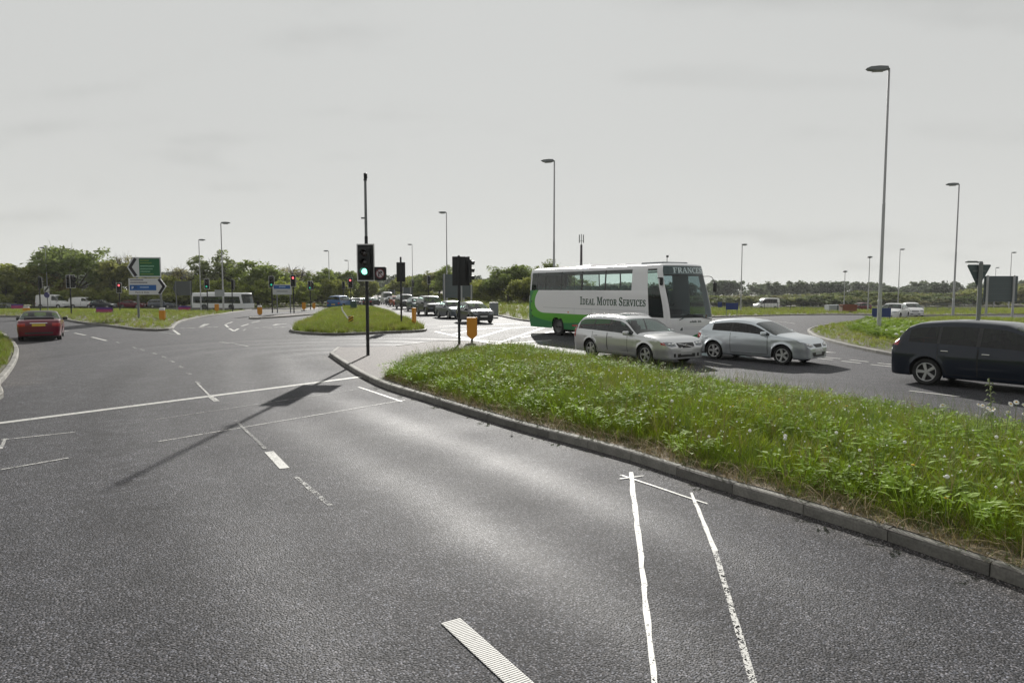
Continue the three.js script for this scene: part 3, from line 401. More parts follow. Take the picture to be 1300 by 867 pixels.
function makeCar(kind, label, category, paintMat, opt = {}) {
  const o = thing(opt.name || 'car', label, category, null, 0, opt.group), c = carGeo(kind), { S, C, parts } = c, gl = opt.glass || M.glass, D = opt.detail || {};
  mesh('body', parts.paint, paintMat, o); mesh('underbody', parts.under, M.under, o);
  for (const p of c.pillars) mesh('window_pillar', p, M.trim, o); if (parts.soft) mesh('soft_top', parts.soft, std(lin(0.012), 0.9), o);
  if (parts.ws) mesh('windscreen', parts.ws, M.glass, o); if (parts.rw) mesh('rear_window', parts.rw, gl, o);
  S.sides.forEach((r, q) => { for (const s of 'RL') if (parts['side' + q + s]) mesh('side_window', parts['side' + q + s], gl, o); });
  const zt = S.W / 2 - 0.125; wheels(o, S, [[S.xr, zt, 1], [S.xr, -zt, -1], [S.xf, zt, 1], [S.xf, -zt, -1]], S.spokes, opt.rim);
  // seats and dashboard
  const cowl = S.ws[1], sb = S.sill + 0.12, seat = merge(rbox(0.5, 0.16, 0.5, 0.05, 0, 0.20, 0), rbox(0.15, 0.62, 0.48, 0.06, -0.27, 0.52, 0, 0, 0, 0.16), rbox(0.1, 0.18, 0.26, 0.04, -0.36, 0.90, 0, 0, 0, 0.16));
  if (kind !== 'coupe' || true) for (const s of [-1, 1]) { const m = mesh('seat', seat, M.seat, o); m.position.set(cowl - 1.22, sb, s * 0.36); }
  if (!/van|camper/i.test(kind)) mesh('rear_seat', merge(rbox(0.5, 0.16, 1.2, 0.05, 0, 0.24, 0), rbox(0.16, 0.56, 1.2, 0.06, -0.27, 0.52, 0, 0, 0, 0.2)), M.seat, o).position.set(cowl - 2.1, sb, 0);
  mesh('dashboard', rbox(0.45, 0.22, S.W - 0.5, 0.08, cowl - 0.42, C.f(cowl).belt - 0.12, 0), M.seat, o);
  mesh('steering_wheel', T(new THREE.TorusGeometry(0.18, 0.016, 8, 20), cowl - 0.72, C.f(cowl).belt - 0.02, 0.36, 0, Math.PI / 2, 0.35), M.black, o);
  // mirrors, handles, door seams
  const mx = S.sides[S.sides.length - 1][1] - 0.22, my = C.f(mx).belt;
  for (const s of [-1, 1]) { const z = s * (C.hw(mx, my) + 0.10); mesh('door_mirror', merge(rbox(0.15, 0.14, 0.21, 0.05, mx, my + 0.06, z), box(0.06, 0.04, 0.14, mx, my + 0.0, z - s * 0.10)), opt.mirror || paintMat, o); }
  for (const [x0, x1] of S.doors) for (const s of [-1, 1]) {
    const yb = S.sill + 0.1, t0 = C.f(x0).belt - 0.01, t1 = C.f(x1).belt - 0.01, arch = (x) => { let y = yb; for (const xw of [S.xr, S.xf]) { const q = (S.rw + 0.09) ** 2 - (x - xw) ** 2; if (q > 0) y = Math.max(y, S.rw + Math.sqrt(q)); } return y; };
    const low = []; for (let k = 0; k <= 8; k++) { const x = mix(x0, x1, k / 8); low.push([x, arch(x)]); }
    mesh('door_gap_shade', c.seam([[x0, t0], ...low, [x1, t1]], s), M.gapShade, o);  // dark strip laid on the skin: the door gap's shade, put into colour
    const hx = x0 + 0.16, hy = C.f(hx).belt - 0.13; mesh('door_handle', rbox(0.17, 0.028, 0.035, 0.012, hx, hy, s * (C.hw(hx, hy) + 0.014)), opt.handle || paintMat, o);
  }
  // lights, grille, plates
  const L = D.light || [[0.40, 0.66], [0.60, 0.64], [S.W / 2 - 0.06, 0.70], [S.W / 2 - 0.05, 0.76], [0.62, 0.76], [0.42, 0.73]];
  for (const p of [L, mirrorP(L)]) { const h = mesh('headlight', c.front(p), M.lamp, o); if (D.bulb) for (const q of D.bulb) { const z = p === L ? q[0] : -q[0]; mesh('lamp_reflector', T(new THREE.SphereGeometry(q[2], 12, 8), C.end(z, q[1], true) - 0.01, q[1], z), M.chrome, h); } }
  const grille = D.grille || rectP(-0.34, 0.60, 0.34, 0.70); mesh('grille', c.front(grille, 0.007), M.black, o);
  mesh('lower_intake', c.front(D.intake || rectP(-0.46, 0.30, 0.46, 0.40), 0.007), M.black, o);
  if (D.fog) for (const p of [D.fog, mirrorP(D.fog)]) mesh('fog_light_recess', c.front(p, 0.007), M.black, o);
  mesh('number_plate', c.front(D.plate || rectP(-0.26, 0.46, 0.26, 0.56), 0.011), M.plateW, o).userData.label = 'white front number plate, illegible';
  const RL = D.tailLight || [[S.W / 2 - 0.32, 0.74], [S.W / 2 - 0.04, 0.72], [S.W / 2 - 0.04, 0.90], [S.W / 2 - 0.30, 0.90]];
  for (const p of [RL, mirrorP(RL)]) mesh('tail_light', c.rear(p), M.redLamp, o);
  if (!S.spokes || /estate|mpv|hatch/.test(kind)) { const y0 = RL[0][1], y1 = RL[2][1]; for (const s of [-1, 1]) mesh('tail_light', c.side([[0.05, y0], [0.20, y0], [0.24, y1], [0.10, y1]], s, 0.008), M.redLamp, o); }
  mesh('number_plate', c.rear(D.rearPlate || rectP(-0.26, 0.62, 0.26, 0.73), 0.011), M.plateY, o).userData.label = 'yellow rear number plate, illegible';
  if (S.rails) for (const s of [-1, 1]) { const pts = []; for (let k = 0; k <= 8; k++) { const x = mix(S.rails[0], S.rails[1], k / 8), q = C.f(x); pts.push(V(x, q.yr + q.cr * 0.55 + 0.05 * Math.sin(Math.min(1, Math.min(k, 8 - k) / 1) * Math.PI / 2), s * (q.wr - 0.015))); } mesh('roof_rail', new THREE.TubeGeometry(new THREE.CatmullRomCurve3(pts), 20, 0.017, 6), M.alloy, o); }
  return o;
}
function park(o, S, px, py, deg, lx, side = 1) {        // puts a point of the car's flank (lx along its length) on the ground under a pixel; deg = 0 faces the camera, 90 faces right
  const p = Array.isArray(py) ? atZ(px, py[0]) : G(px, py), th = (deg - 90) * Math.PI / 180, q = V(lx, 0, side * (S.W / 2 - 0.12)).applyAxisAngle(V(0, 1, 0), th);
  o.position.set(p.x - q.x, hgt(p.x - q.x, p.z - q.z), p.z - q.z); o.rotation.y = th; return o;
}
// the three cars in the lanes behind the near island
const volvo = makeCar('estate', 'silver estate car with roof rails in front of the white and green coach', 'car', PAINTS.silver, { name: 'estate_car', glass: M.glassMid, detail: {
  light: [[0.43, 0.64], [0.62, 0.625], [0.86, 0.68], [0.885, 0.755], [0.70, 0.775], [0.45, 0.755]], bulb: [[0.52, 0.70, 0.05], [0.66, 0.70, 0.045]], grille: [[-0.33, 0.58], [0.33, 0.58], [0.37, 0.735], [-0.37, 0.735]], intake: rectP(-0.38, 0.29, 0.38, 0.40), fog: [[0.46, 0.30], [0.80, 0.31], [0.77, 0.41], [0.46, 0.41]],
  tailLight: [[0.72, 0.70], [0.84, 0.70], [0.72, 1.12], [0.64, 1.12]] } });
park(volvo, SPEC.estate, 821, 463, 31.5, SPEC.estate.xf);
{ const c = carGeo('estate'); for (const p of [[[0.80, 0.66], [0.885, 0.69], [0.89, 0.755], [0.82, 0.76]]]) for (const q of [p, mirrorP(p)]) mesh('indicator_lamp', c.front(q, 0.012), M.redLamp, volvo);
  // grille bar badge, chrome strip
  mesh('grille_bar', merge(T(c.front([[-0.32, 0.60], [-0.28, 0.595], [0.32, 0.715], [0.28, 0.72]], 0.014)), cyl(0.045, 0.045, 0.02, c.C.end(0, 0.655, true) + 0.014, 0.655, 0, 0, 0, Math.PI / 2)), M.chrome, volvo);
  mesh('sunroof', (() => { const P = []; const g = new THREE.PlaneGeometry(0.55, 0.7, 6, 6), p = g.attributes.position; for (let i = 0; i < p.count; i++) { const x = 2.05 + p.getX(i), z = p.getY(i), s = c.C.f(x), q = Math.acos(clamp(Math.pow(Math.abs(z) / s.wr, 1 / c.C.E), 0, 1)); p.setXYZ(i, x, s.yr + s.cr * Math.pow(Math.sin(q), c.C.E) + 0.006, z); } g.computeVertexNormals(); return g; })(), M.lampDark, volvo);
  mesh('roof_aerial', merge(T(new THREE.SphereGeometry(0.05, 10, 6).scale(1.6, 0.7, 0.6), 0.75, 1.53, 0)), M.trim, volvo); for (const s of [-1, 1]) mesh('side_moulding', c.side(rectP(1.46, 0.30, 3.46, 0.345), s, 0.012), M.alloy, volvo); }
const seat = makeCar('hatch3', 'pale silver three-door hatchback ahead of the coach, turning at the junction', 'car', PAINTS.paleSilver, { name: 'hatchback_car', glass: M.glassDark, detail: {
  light: [[0.34, 0.60], [0.56, 0.585], [0.80, 0.70], [0.79, 0.755], [0.56, 0.715], [0.36, 0.665]], bulb: [[0.50, 0.64, 0.045], [0.62, 0.67, 0.04]], grille: [[-0.20, 0.575], [0.20, 0.575], [0.29, 0.68], [-0.29, 0.68]], intake: [[-0.36, 0.28], [0.36, 0.28], [0.46, 0.42], [-0.46, 0.42]], fog: [[0.50, 0.30], [0.76, 0.32], [0.68, 0.46], [0.54, 0.45]], plate: rectP(-0.26, 0.45, 0.26, 0.55) } });
park(seat, SPEC.hatch3, 949.2, 459.2, 42, (SPEC.hatch3.xr + SPEC.hatch3.xf) / 2);
const smax = makeCar('mpv', 'dark navy people carrier with tinted windows heading out past the grass', 'car', PAINTS.navy, { name: 'people_carrier', glass: M.glassDark, handle: M.chrome, detail: { tailLight: [[0.66, 0.98], [0.88, 0.96], [0.86, 1.10], [0.64, 1.12]] } });
park(smax, SPEC.mpv, 1177, 488.5, 38, SPEC.mpv.xr);
const redCar = makeCar('coupe', 'red soft-top coupe with a black roof driving away past the grass verge', 'car', PAINTS.red, { name: 'soft_top_car', mirror: M.black, detail: { tailLight: [[0.52, 0.70], [0.84, 0.68], [0.82, 0.84], [0.52, 0.84]], rearPlate: rectP(-0.26, 0.70, 0.26, 0.81) } });
park(redCar, SPEC.coupe, 75, 431, 180 + 31, SPEC.coupe.xr);
{ const c = carGeo('coupe'); mesh('boot_trim', c.rear(rectP(-0.34, 0.83, 0.34, 0.86), 0.012), M.chrome, redCar); mesh('rear_diffuser', c.rear(rectP(-0.55, 0.34, 0.55, 0.42), 0.008), M.black, redCar); }
// cars queueing towards the junction on the approach road
const Q = 'cars queueing on the approach road';
for (const [kind, pnt, label, px, Z, deg, nm] of [
  ['hatch5', 'charcoal', 'charcoal five-door hatchback at the head of the queue beside the grey cabinet', 622, 49.5, 22, 'hatchback_car'],
  ['saloon', 'slate', 'slate blue low car queueing second, behind the charcoal hatchback', 592, 57.5, 24, 'saloon_car'],
  ['suv', 'black', 'tall black off-road car queueing third, with a boxy roof', 563, 64.5, 22, 'off_road_car'],
  ['hatch5', 'teal', 'dark hatchback queueing between the two off-road cars', 541, 76, 21, 'hatchback_car'],
  ['suv', 'charcoal', 'grey off-road car queueing fifth, pale roof catching the light', 527, 84, 21, 'off_road_car'],
  ['hatch5', 'orange', 'small orange-red hatchback far back in the queue', 512.5, 98, 20, 'hatchback_car'],
  ['saloon', 'slate', 'grey saloon behind the orange-red hatchback in the queue', 505.5, 112, 19, 'saloon_car'],
  ['van', 'white', 'white van near the far end of the queue', 499, 132, 18, 'panel_van'],
  ['hatch5', 'silver', 'silver hatchback at the far end of the queue', 490, 150, 17, 'hatchback_car'],
]) { const o = makeCar(kind, label, /van/.test(kind) ? 'van' : 'car', PAINTS[pnt], { name: nm, group: Q, glass: M.glassMid }); const S = SPEC[kind]; park(o, S, px, [Z], deg, S.xf - 0, -1); }
// cars driving away up the approach road
for (const [kind, pnt, label, px, Z, nm] of [
  ['suv', 'blue', 'blue off-road car driving away up the road behind the green cabinet', 435, 88, 'off_road_car'],
  ['hatch5', 'charcoal', 'dark hatchback driving away just ahead of the blue off-road car', 446, 99, 'hatchback_car'],
  ['estate', 'silver', 'silver estate car driving away farthest up the road', 460, 128, 'estate_car'],
  ['hatch5', 'black', 'black hatchback driving away behind the camera pole', 473, 118, 'hatchback_car'],
]) { const o = makeCar(kind, label, 'car', PAINTS[pnt], { name: nm, group: 'cars driving away up the approach road' }); park(o, SPEC[kind], px, [Z], 180 - 13, SPEC[kind].xr, 1); }
// traffic on the road behind the left island, all driving to the right
for (const [kind, pnt, label, cat, px, Z, nm] of [
  ['hatch5', 'silver', 'silver hatchback beyond the grass island beside the smallest maroon banner', 'car', 8, 118, 'hatchback_car'],
  ['van', 'white', 'tall white panel van with a raised roof beyond the grass island', 'van', 74, 120, 'panel_van'],
  ['smallVan', 'white', 'low white panel van following the tall one, beyond the grass island', 'van', 113, 121, 'panel_van'],
  ['hatch5', 'navy', 'dark blue hatchback beyond the grass island behind a maroon banner', 'car', 136, 118, 'hatchback_car'],
  ['saloon', 'red', 'dark red saloon beyond the grass island between the signal and the direction signs', 'car', 174, 120, 'saloon_car'],
  ['estate', 'slate', 'grey estate car beyond the grass island under the direction signs', 'car', 213, 120, 'estate_car'],
]) { const o = makeCar(kind, label, cat, PAINTS[pnt], { name: nm, group: 'vehicles on the road behind the left island' }); park(o, SPEC[kind], px, [Z], 84, SPEC[kind].xf, 1); }
// vehicles on the lower side road on the right
{ let o = makeCar('saloon', 'white saloon waiting on the side road behind a blue sign', 'car', PAINTS.white, { name: 'saloon_car', glass: M.glassMid }); park(o, SPEC.saloon, 1142, [60], -42, SPEC.saloon.xf, -1);
  o = makeCar('hatch5', 'white hatchback behind the white saloon on the side road', 'car', PAINTS.white, { name: 'hatchback_car', glass: M.glassMid }); park(o, SPEC.hatch5, 1171, [72], -20, SPEC.hatch5.xf, -1);
  o = makeCar('camper', 'white camper van with dark windows parked beyond the railings', 'camper van', PAINTS.white, { name: 'camper_van', glass: M.glassDark }); park(o, SPEC.camper, 966, [158], -82, SPEC.camper.xf, -1);
  o = makeCar('hatch5', 'red hatchback parked beside the brick enclosure beyond the railings', 'car', PAINTS.red, { name: 'hatchback_car' }); park(o, SPEC.hatch5, 1089, [122], -70, SPEC.hatch5.xf, -1); }

// ------------------------------------------------------------------ coach and bus: a skin of horizontal outlines, so that the screen wraps round the front
function busSkin(S, cls, uvOf) {
  const w0 = S.W / 2, pts = [], xs = new Set(), add = (x) => xs.add(Math.round(x * 1000) / 1000);
  for (let x = S.rcR; x <= S.L - S.rcF; x += 0.5) add(x); add(S.rcR); add(S.L - S.rcF);
  for (const r of S.breaks) add(r);
  for (const xw of [S.xr, S.xf]) { const R = S.rw + 0.08; for (let k = 0; k <= 14; k++) add(xw - R * Math.cos(k / 14 * Math.PI)); add(xw - R - 0.005); add(xw + R + 0.005); }
  const X = [...xs].filter((x) => x >= S.rcR && x <= S.L - S.rcF).sort((a, b) => a - b).filter((x, i, a) => !i || x - a[i - 1] > 0.003);
  for (const x of X) pts.push([x, w0, 'R']);
  const arc = (cx, cz, r, a0, a1, k, tag, bow = 0) => { for (let q = 1; q < k; q++) { const a = mix(a0, a1, q / k); pts.push([cx + r * Math.cos(a), cz + r * Math.sin(a), tag]); } };
  arc(S.L - S.rcF, w0 - S.rcF, S.rcF, Math.PI / 2, 0, 7, 'F');
  for (let k = 0; k <= 12; k++) { const z = mix(w0 - S.rcF, -w0 + S.rcF, k / 12); pts.push([S.L + S.bow * (1 - (z / (w0 - S.rcF)) ** 2), z, 'F']); }
  arc(S.L - S.rcF, -w0 + S.rcF, S.rcF, 0, -Math.PI / 2, 7, 'F');
  for (const x of [...X].reverse()) pts.push([x, -w0, 'L']);
  arc(S.rcR, -w0 + S.rcR, S.rcR, -Math.PI / 2, -Math.PI, 5, 'B');
  for (let k = 0; k <= 8; k++) pts.push([0, mix(-w0 + S.rcR, w0 - S.rcR, k / 8), 'B']);
  arc(S.rcR, w0 - S.rcR, S.rcR, Math.PI, Math.PI / 2, 5, 'B');
  const n = pts.length, at = (i, j) => {
    const [bx, bz, tag] = pts[i], y0 = S.rows[0]; let y = S.rows[j];
    if (j < 3 && (tag === 'R' || tag === 'L')) { let b = y0; for (const xw of [S.xr, S.xf]) { const q = (S.rw + 0.08) ** 2 - (bx - xw) ** 2; if (q > 0) b = Math.max(b, S.rw + Math.sqrt(q)); } y = mix(b, Math.max(S.rows[3], b + 0.03), (S.rows[j] - y0) / (S.rows[3] - y0)); }
    const kf = sstep(S.L - 2.3, S.L - 0.15, bx), kr = sstep(1.2, 0.1, bx);
    return [bx - S.front(y) * kf + S.back(y) * kr, y, bz * S.half(y) / w0];
  };
  const faces = {}, P = [], m = S.rows.length;
  for (let j = 0; j < m; j++) for (let i = 0; i < n; i++) P.push(...at(i, j));
  // roof closes over in shrinking rings
  const rings = [[0.94, 0.055], [0.80, 0.10], [0.5, 0.13], [0.01, 0.135]], cx = S.L / 2;
  for (const [k, dy] of rings) for (let i = 0; i < n; i++) { const p = at(i, m - 1), k2 = 1 - (1 - k) * w0 / (S.L / 2) * 1.0; P.push(k < 0.1 ? cx + (p[0] - cx) * 0.8 : cx + (p[0] - cx) * k2, p[1] + dy, p[2] * k); }
  const put = (c, ...t) => (faces[c] ||= []).push(...t);
  for (let j = 0; j < m - 1 + rings.length; j++) for (let i = 0; i < n; i++) {
    const i2 = (i + 1) % n, a = j * n + i, b = j * n + i2, c = a + n, d = b + n;
    let k = 'roof'; if (j < m - 1) { const p = pts[i], q = pts[i2], tag = p[2] === q[2] ? p[2] : (p[2] === 'F' || q[2] === 'F') ? 'F' : 'B'; k = cls(tag, Math.min(p[0], q[0]), Math.max(p[0], q[0]), S.rows[j], S.rows[j + 1], (p[1] + q[1]) / 2); }
    put(k, a, c, b, b, c, d);
  }
  const all = new THREE.BufferGeometry(); all.setAttribute('position', new THREE.Float32BufferAttribute(P, 3)); all.setIndex(Object.values(faces).flat()); all.computeVertexNormals();
  const out = {};
  for (const k of Object.keys(faces)) { const map = new Map(), Q = [], N = [], U = [], I = []; for (const v of faces[k]) { if (!map.has(v)) { map.set(v, Q.length / 3); const p = P.slice(v * 3, v * 3 + 3); Q.push(...p); N.push(...all.attributes.normal.array.slice(v * 3, v * 3 + 3)); U.push(...uvOf(k, ...p)); } I.push(map.get(v)); } const g = new THREE.BufferGeometry(); g.setAttribute('position', new THREE.Float32BufferAttribute(Q, 3)); g.setAttribute('normal', new THREE.Float32BufferAttribute(N, 3)); g.setAttribute('uv', new THREE.Float32BufferAttribute(U, 2)); g.setIndex(I); out[k] = g; }
  return out;
}
M.coachGlass = glassOf(lin(0.84, 0.95, 0.92)); M.screenGlass = glassOf(lin(0.30, 0.37, 0.40));
{
  const L = 12, H = 3.45;
  const S = { L, W: 2.5, rcF: 0.34, rcR: 0.18, bow: 0.10, rw: 0.49, xr: 3.05, xf: 9.25, rows: [0.36, 0.52, 0.68, 0.86, 1.02, 1.20, 1.45, 1.75, 2.05, 2.28, 2.36, 2.5, 2.75, 2.98, 3.04, 3.2, 3.30, 3.42],
    breaks: [0.30, 0.98, 1.06, 1.82, 1.90, 3.36, 3.46, 5.2, 5.32, 7.15, 7.27, 9.2, 9.32, 9.6, 10.25, 10.42, 11.42, 11.55], front: (y) => 0.05 * sstep(0.9, 0.36, y) + 0.52 * sstep(1.1, 3.6, y) + 0.12 * Math.max(0, y - 1.1) / 2.4, back: (y) => 0.14 * sstep(1.2, 3.4, y) + 0.10 * sstep(0.9, 0.36, y), half: (y) => 1.25 - 0.05 * sstep(2.2, 3.4, y) - 0.05 * sstep(3.2, 3.42, y) - 0.04 * sstep(0.9, 0.36, y) };
  const wins = [[0.30, 0.98], [1.06, 1.82], [1.90, 3.36], [3.46, 5.2], [5.32, 7.15], [7.27, 9.2]];
  const cls = (tag, x0, x1, y0, y1, z) => {
    if (tag === 'R' || tag === 'L') {
      if (y0 >= 2.36 && y1 <= 3.30) { for (let k = 0; k < wins.length; k++) if (x0 >= wins[k][0] - 0.002 && x1 <= wins[k][1] + 0.002) return 'win' + k + tag; if (x0 >= 0.29 && x1 <= 9.21) return 'mullion'; }
      if (x0 >= 10.41 && x1 <= 11.425 && y0 >= 1.20 && y1 <= 3.30) return 'driver' + tag;
      return y1 <= 2.36 + 0.001 && x1 < 11.6 ? 'panel' + tag : 'white';
    }
    if (tag === 'F') { if (Math.abs(z) < 1.22) { if (y0 >= 1.20 && y1 <= 2.985) return 'screen'; if (y0 >= 2.98 && y1 <= 3.04) return 'screenbar'; if (y0 >= 3.04 && y1 <= 3.42) return 'header'; } return y1 <= 1.201 ? 'fascia' : 'white'; }
    return y0 >= 2.05 && y1 <= 3.21 ? 'rearwin' : y1 <= 2.0 ? 'panelB' : 'white';
  };
  const g = busSkin(S, cls, (k, x, y, z) => k[0] === 'p' ? [x / L, y / 2.4] : k === 'fascia' ? [0.5 - z / 2.5, y / 1.25] : k === 'header' ? [0.5 - z / 2.4, (y - 3.04) / 0.38] : [x, y]);
  const green = '#0b7a3a', lime = '#4aa51c', livery = (text) => canvasTex(2048, 512, (c, w, h) => {
    const X = (m) => m / L * w, Y = (m) => h - m / 2.4 * h;
    c.fillStyle = '#ececed'; c.fillRect(0, 0, w, h);
    c.fillStyle = green; c.beginPath(); c.moveTo(0, 0); c.lineTo(X(1.05), 0); c.bezierCurveTo(X(0.45), Y(1.9), X(0.5), Y(1.15), X(1.7), Y(1.10)); c.lineTo(X(7.0), Y(1.10)); c.bezierCurveTo(X(8.4), Y(1.05), X(9.3), Y(0.62), X(10.2), h); c.lineTo(0, h); c.fill();
    c.fillStyle = lime; c.beginPath(); c.moveTo(X(0.72), 0); c.lineTo(X(1.2), 0); c.bezierCurveTo(X(0.5), Y(1.9), X(0.55), Y(1.17), X(1.75), Y(1.16)); c.lineTo(X(6.6), Y(1.16)); c.bezierCurveTo(X(8.0), Y(1.06), X(8.8), Y(0.8), X(9.6), Y(0.40)); c.bezierCurveTo(X(8.2), Y(0.78), X(6.4), Y(0.80), X(4.6), Y(0.72)); c.bezierCurveTo(X(3.0), Y(0.62), X(1.6), Y(0.72), X(0.5), Y(0.98)); c.bezierCurveTo(X(0.20), Y(1.3), X(0.25), Y(2.0), X(0.72), 0); c.fill();
    c.strokeStyle = 'rgba(120,125,130,0.9)'; c.lineWidth = 2; for (const y of [1.45]) { c.beginPath(); c.moveTo(X(1.6), Y(y)); c.lineTo(X(10.2), Y(y)); c.stroke(); } for (const x of [4.6, 6.1, 7.6, 10.3]) { c.beginPath(); c.moveTo(X(x), Y(1.45)); c.lineTo(X(x), Y(0.5)); c.stroke(); }
    c.fillStyle = '#d8862a'; c.fillRect(X(4.0), Y(1.28), 20, 14);
    c.fillStyle = '#0a3a22'; for (const [x, y] of [[0.35, 1.8], [0.35, 1.3], [0.45, 1.0]]) c.fillRect(X(x), Y(y), 18, 22);
    if (text) {
      c.fillStyle = '#083a20'; c.strokeStyle = '#083a20'; c.lineWidth = 3; c.textBaseline = 'alphabetic'; let x = X(5.12); const sx = 0.765; c.save(); c.translate(x, Y(1.66)); c.scale(sx, 1);
      let q = 0; for (const word of ['IDEAL', 'MOTOR', 'SERVICES']) { c.font = 'bold 112px serif'; c.fillText(word[0], q, 0); c.strokeText(word[0], q, 0); q += c.measureText(word[0]).width + 1; c.font = 'bold 84px serif'; c.fillText(word.slice(1), q, 0); c.strokeText(word.slice(1), q, 0); q += c.measureText(word.slice(1)).width + 34; } c.restore();
    }
  });
  M.coachWhite = paint(lin(0.80, 0.80, 0.81), 0, 0.32);
  const pm = (map) => phys(lin(1), { map, roughness: 0.32, clearcoat: 1, clearcoatRoughness: 0.05 });
  const o = thing('coach', 'long white and green coach with green serif lettering on its side', 'coach', null);
  mesh('body', merge(g.roof, g.white), M.coachWhite, o);
  mesh('side_panel', g.panelR, pm(livery(true)), o).userData.label = 'white side panel with green sweep and the lettering IDEAL MOTOR SERVICES';
  mesh('side_panel', g.panelL, pm(livery(false)), o); mesh('rear_panel', g.panelB, paint(lin(0.012, 0.20, 0.05)), o); if (g.rearwin) mesh('rear_window', g.rearwin, M.glassDark, o);
  for (const p of pieces(g.mullion)) mesh('window_pillar', p, M.trim, o); mesh('screen_bar', g.screenbar, M.trim, o);
  for (let k = 0; k < wins.length; k++) for (const s of 'RL') mesh('side_window', g['win' + k + s], k < 3 ? glassOf(lin(0.58, 0.66, 0.64)) : M.coachGlass, o);
  for (const s of 'RL') mesh('cab_window', g['driver' + s], M.glassMid, o);
  mesh('windscreen', g.screen, M.screenGlass, o);
  mesh('destination_header', g.header, phys(lin(1), { roughness: 0.08, clearcoat: 1, map: canvasTex(1024, 192, (c, w, h) => { c.fillStyle = '#1d3a3c'; c.fillRect(0, 0, w, h); c.fillStyle = '#c9d8da'; c.font = 'bold 165px serif'; c.textAlign = 'center'; c.textBaseline = 'middle'; c.save(); c.translate(w * 0.54, h * 0.52); c.scale(0.95, 1); c.fillText('FRANCES', 0, 0); c.restore(); }) }), o).userData.label = 'dark glass header lettered FRANCES';
  mesh('front_panel', g.fascia, pm(canvasTex(1024, 512, (c, w, h) => {
    c.fillStyle = '#ebebec'; c.fillRect(0, 0, w, h); c.fillStyle = '#0b7a3a'; c.beginPath(); c.moveTo(w * 0.18, h); c.bezierCurveTo(w * 0.28, h * 0.66, w * 0.5, h * 0.64, w * 0.60, h * 0.56); c.bezierCurveTo(w * 0.72, h * 0.46, w * 0.86, h * 0.48, w * 0.90, h * 0.58); c.bezierCurveTo(w * 0.86, h * 0.72, w * 0.8, h * 0.8, w * 0.7, h); c.fill();
    c.strokeStyle = '#8c9096'; c.lineWidth = 4; for (const y of [0.36, 0.42]) { c.beginPath(); c.moveTo(w * 0.24, h * y); c.lineTo(w * 0.80, h * y); c.stroke(); }
    c.fillStyle = '#2c3a3a'; let x = w * 0.36; const R = rng(4); for (let k = 0; k < 14; k++) { const lw = 9 + R() * 10, lh = 20 + R() * 22; if (k === 9) x += 22; c.fillRect(x, h * 0.20 - lh, lw, lh); x += lw + 4; }      // a name too blurred to read
  })), o);
  // chassis, floor, seats, driver's place
  mesh('underbody', merge(box(L - 0.7, 0.06, 2.3, L / 2 - 0.1, 0.45, 0), box(1.5, 0.8, 1.7, S.xr, 0.6, 0), box(1.5, 0.8, 1.7, S.xf, 0.6, 0)), M.under, o);
  mesh('cabin_floor', merge(box(9.8, 0.06, 2.3, 5.0, 1.42, 0), box(0.06, 1.0, 2.3, 9.9, 1.0, 0)), M.seat, o);
  const sg = merge(rbox(0.45, 0.14, 0.95, 0.05, 0, 0.42, 0), rbox(0.14, 0.78, 0.95, 0.06, -0.26, 0.80, 0, 0, 0, 0.16), rbox(0.1, 0.16, 0.3, 0.04, -0.36, 1.20, 0.22, 0, 0, 0.16), rbox(0.1, 0.16, 0.3, 0.04, -0.36, 1.20, -0.22, 0, 0, 0.16));
  const seatM = std(lin(0.03, 0.10, 0.075), 0.9); for (let k = 0; k < 12; k++) for (const s of [-1, 1]) mesh('seat', sg, seatM, o).position.set(0.95 + k * 0.76, 1.30, s * 0.63);
  mesh('driver_seat', sg, M.seat, o).position.set(10.35, 0.85, 0.62); mesh('dashboard', rbox(0.5, 0.4, 2.2, 0.1, 11.25, 1.12, 0), M.black, o); mesh('steering_wheel', T(new THREE.TorusGeometry(0.23, 0.02, 8, 24), 10.95, 1.40, 0.62, 0, Math.PI / 2, 0.9), M.black, o);
  for (const s of [-1, 1]) mesh('luggage_rack', box(9.2, 0.05, 0.4, 5.0, 3.22, s * 0.92), M.seat, o);
  { const gW = wheelGeo(S.rw, 0); for (const [x, z, s] of [[S.xr, 1.10, 1], [S.xr, -1.10, -1], [S.xf, 1.10, 1], [S.xf, -1.10, -1]]) { const w = new THREE.Group(); w.name = 'wheel'; w.position.set(x, S.rw, z); if (s < 0) w.rotation.y = Math.PI; w.scale.z = 1.35; o.add(w); mesh('tyre', gW.tyre, M.tyre, w); mesh('rim', merge(gW.rim, gW.back), std(lin(0.12), 0.5, 0.4), w); } }
  mesh('roof_hatch', rbox(1.5, 0.10, 1.1, 0.04, 4.5, 3.56, 0.1), M.coachWhite, o); mesh('roof_hatch', rbox(0.8, 0.06, 0.8, 0.03, 7.3, 3.57, 0), M.coachWhite, o); mesh('roof_hatch', rbox(1.5, 0.12, 1.5, 0.05, 10.0, 3.55, 0), M.lampDark, o); mesh('aerial', merge(cyl(0.015, 0.012, 0.3, 10.4, 3.74, 0.2), rbox(0.12, 0.1, 0.06, 0.02, 10.42, 3.86, 0.2)), M.black, o);
  const FX = (y) => L + S.bow - S.front(y);
  for (const s of [-1, 1]) { mesh('headlight', rbox(0.10, 0.16, 0.42, 0.04, FX(0.72) - 0.16, 0.74, s * 0.88, 0, s * -0.35, 0), M.lamp, o); mesh('indicator_lamp', rbox(0.08, 0.12, 0.16, 0.03, FX(0.72) - 0.36, 0.74, s * 1.14, 0, s * -0.9, 0), M.amber, o); }
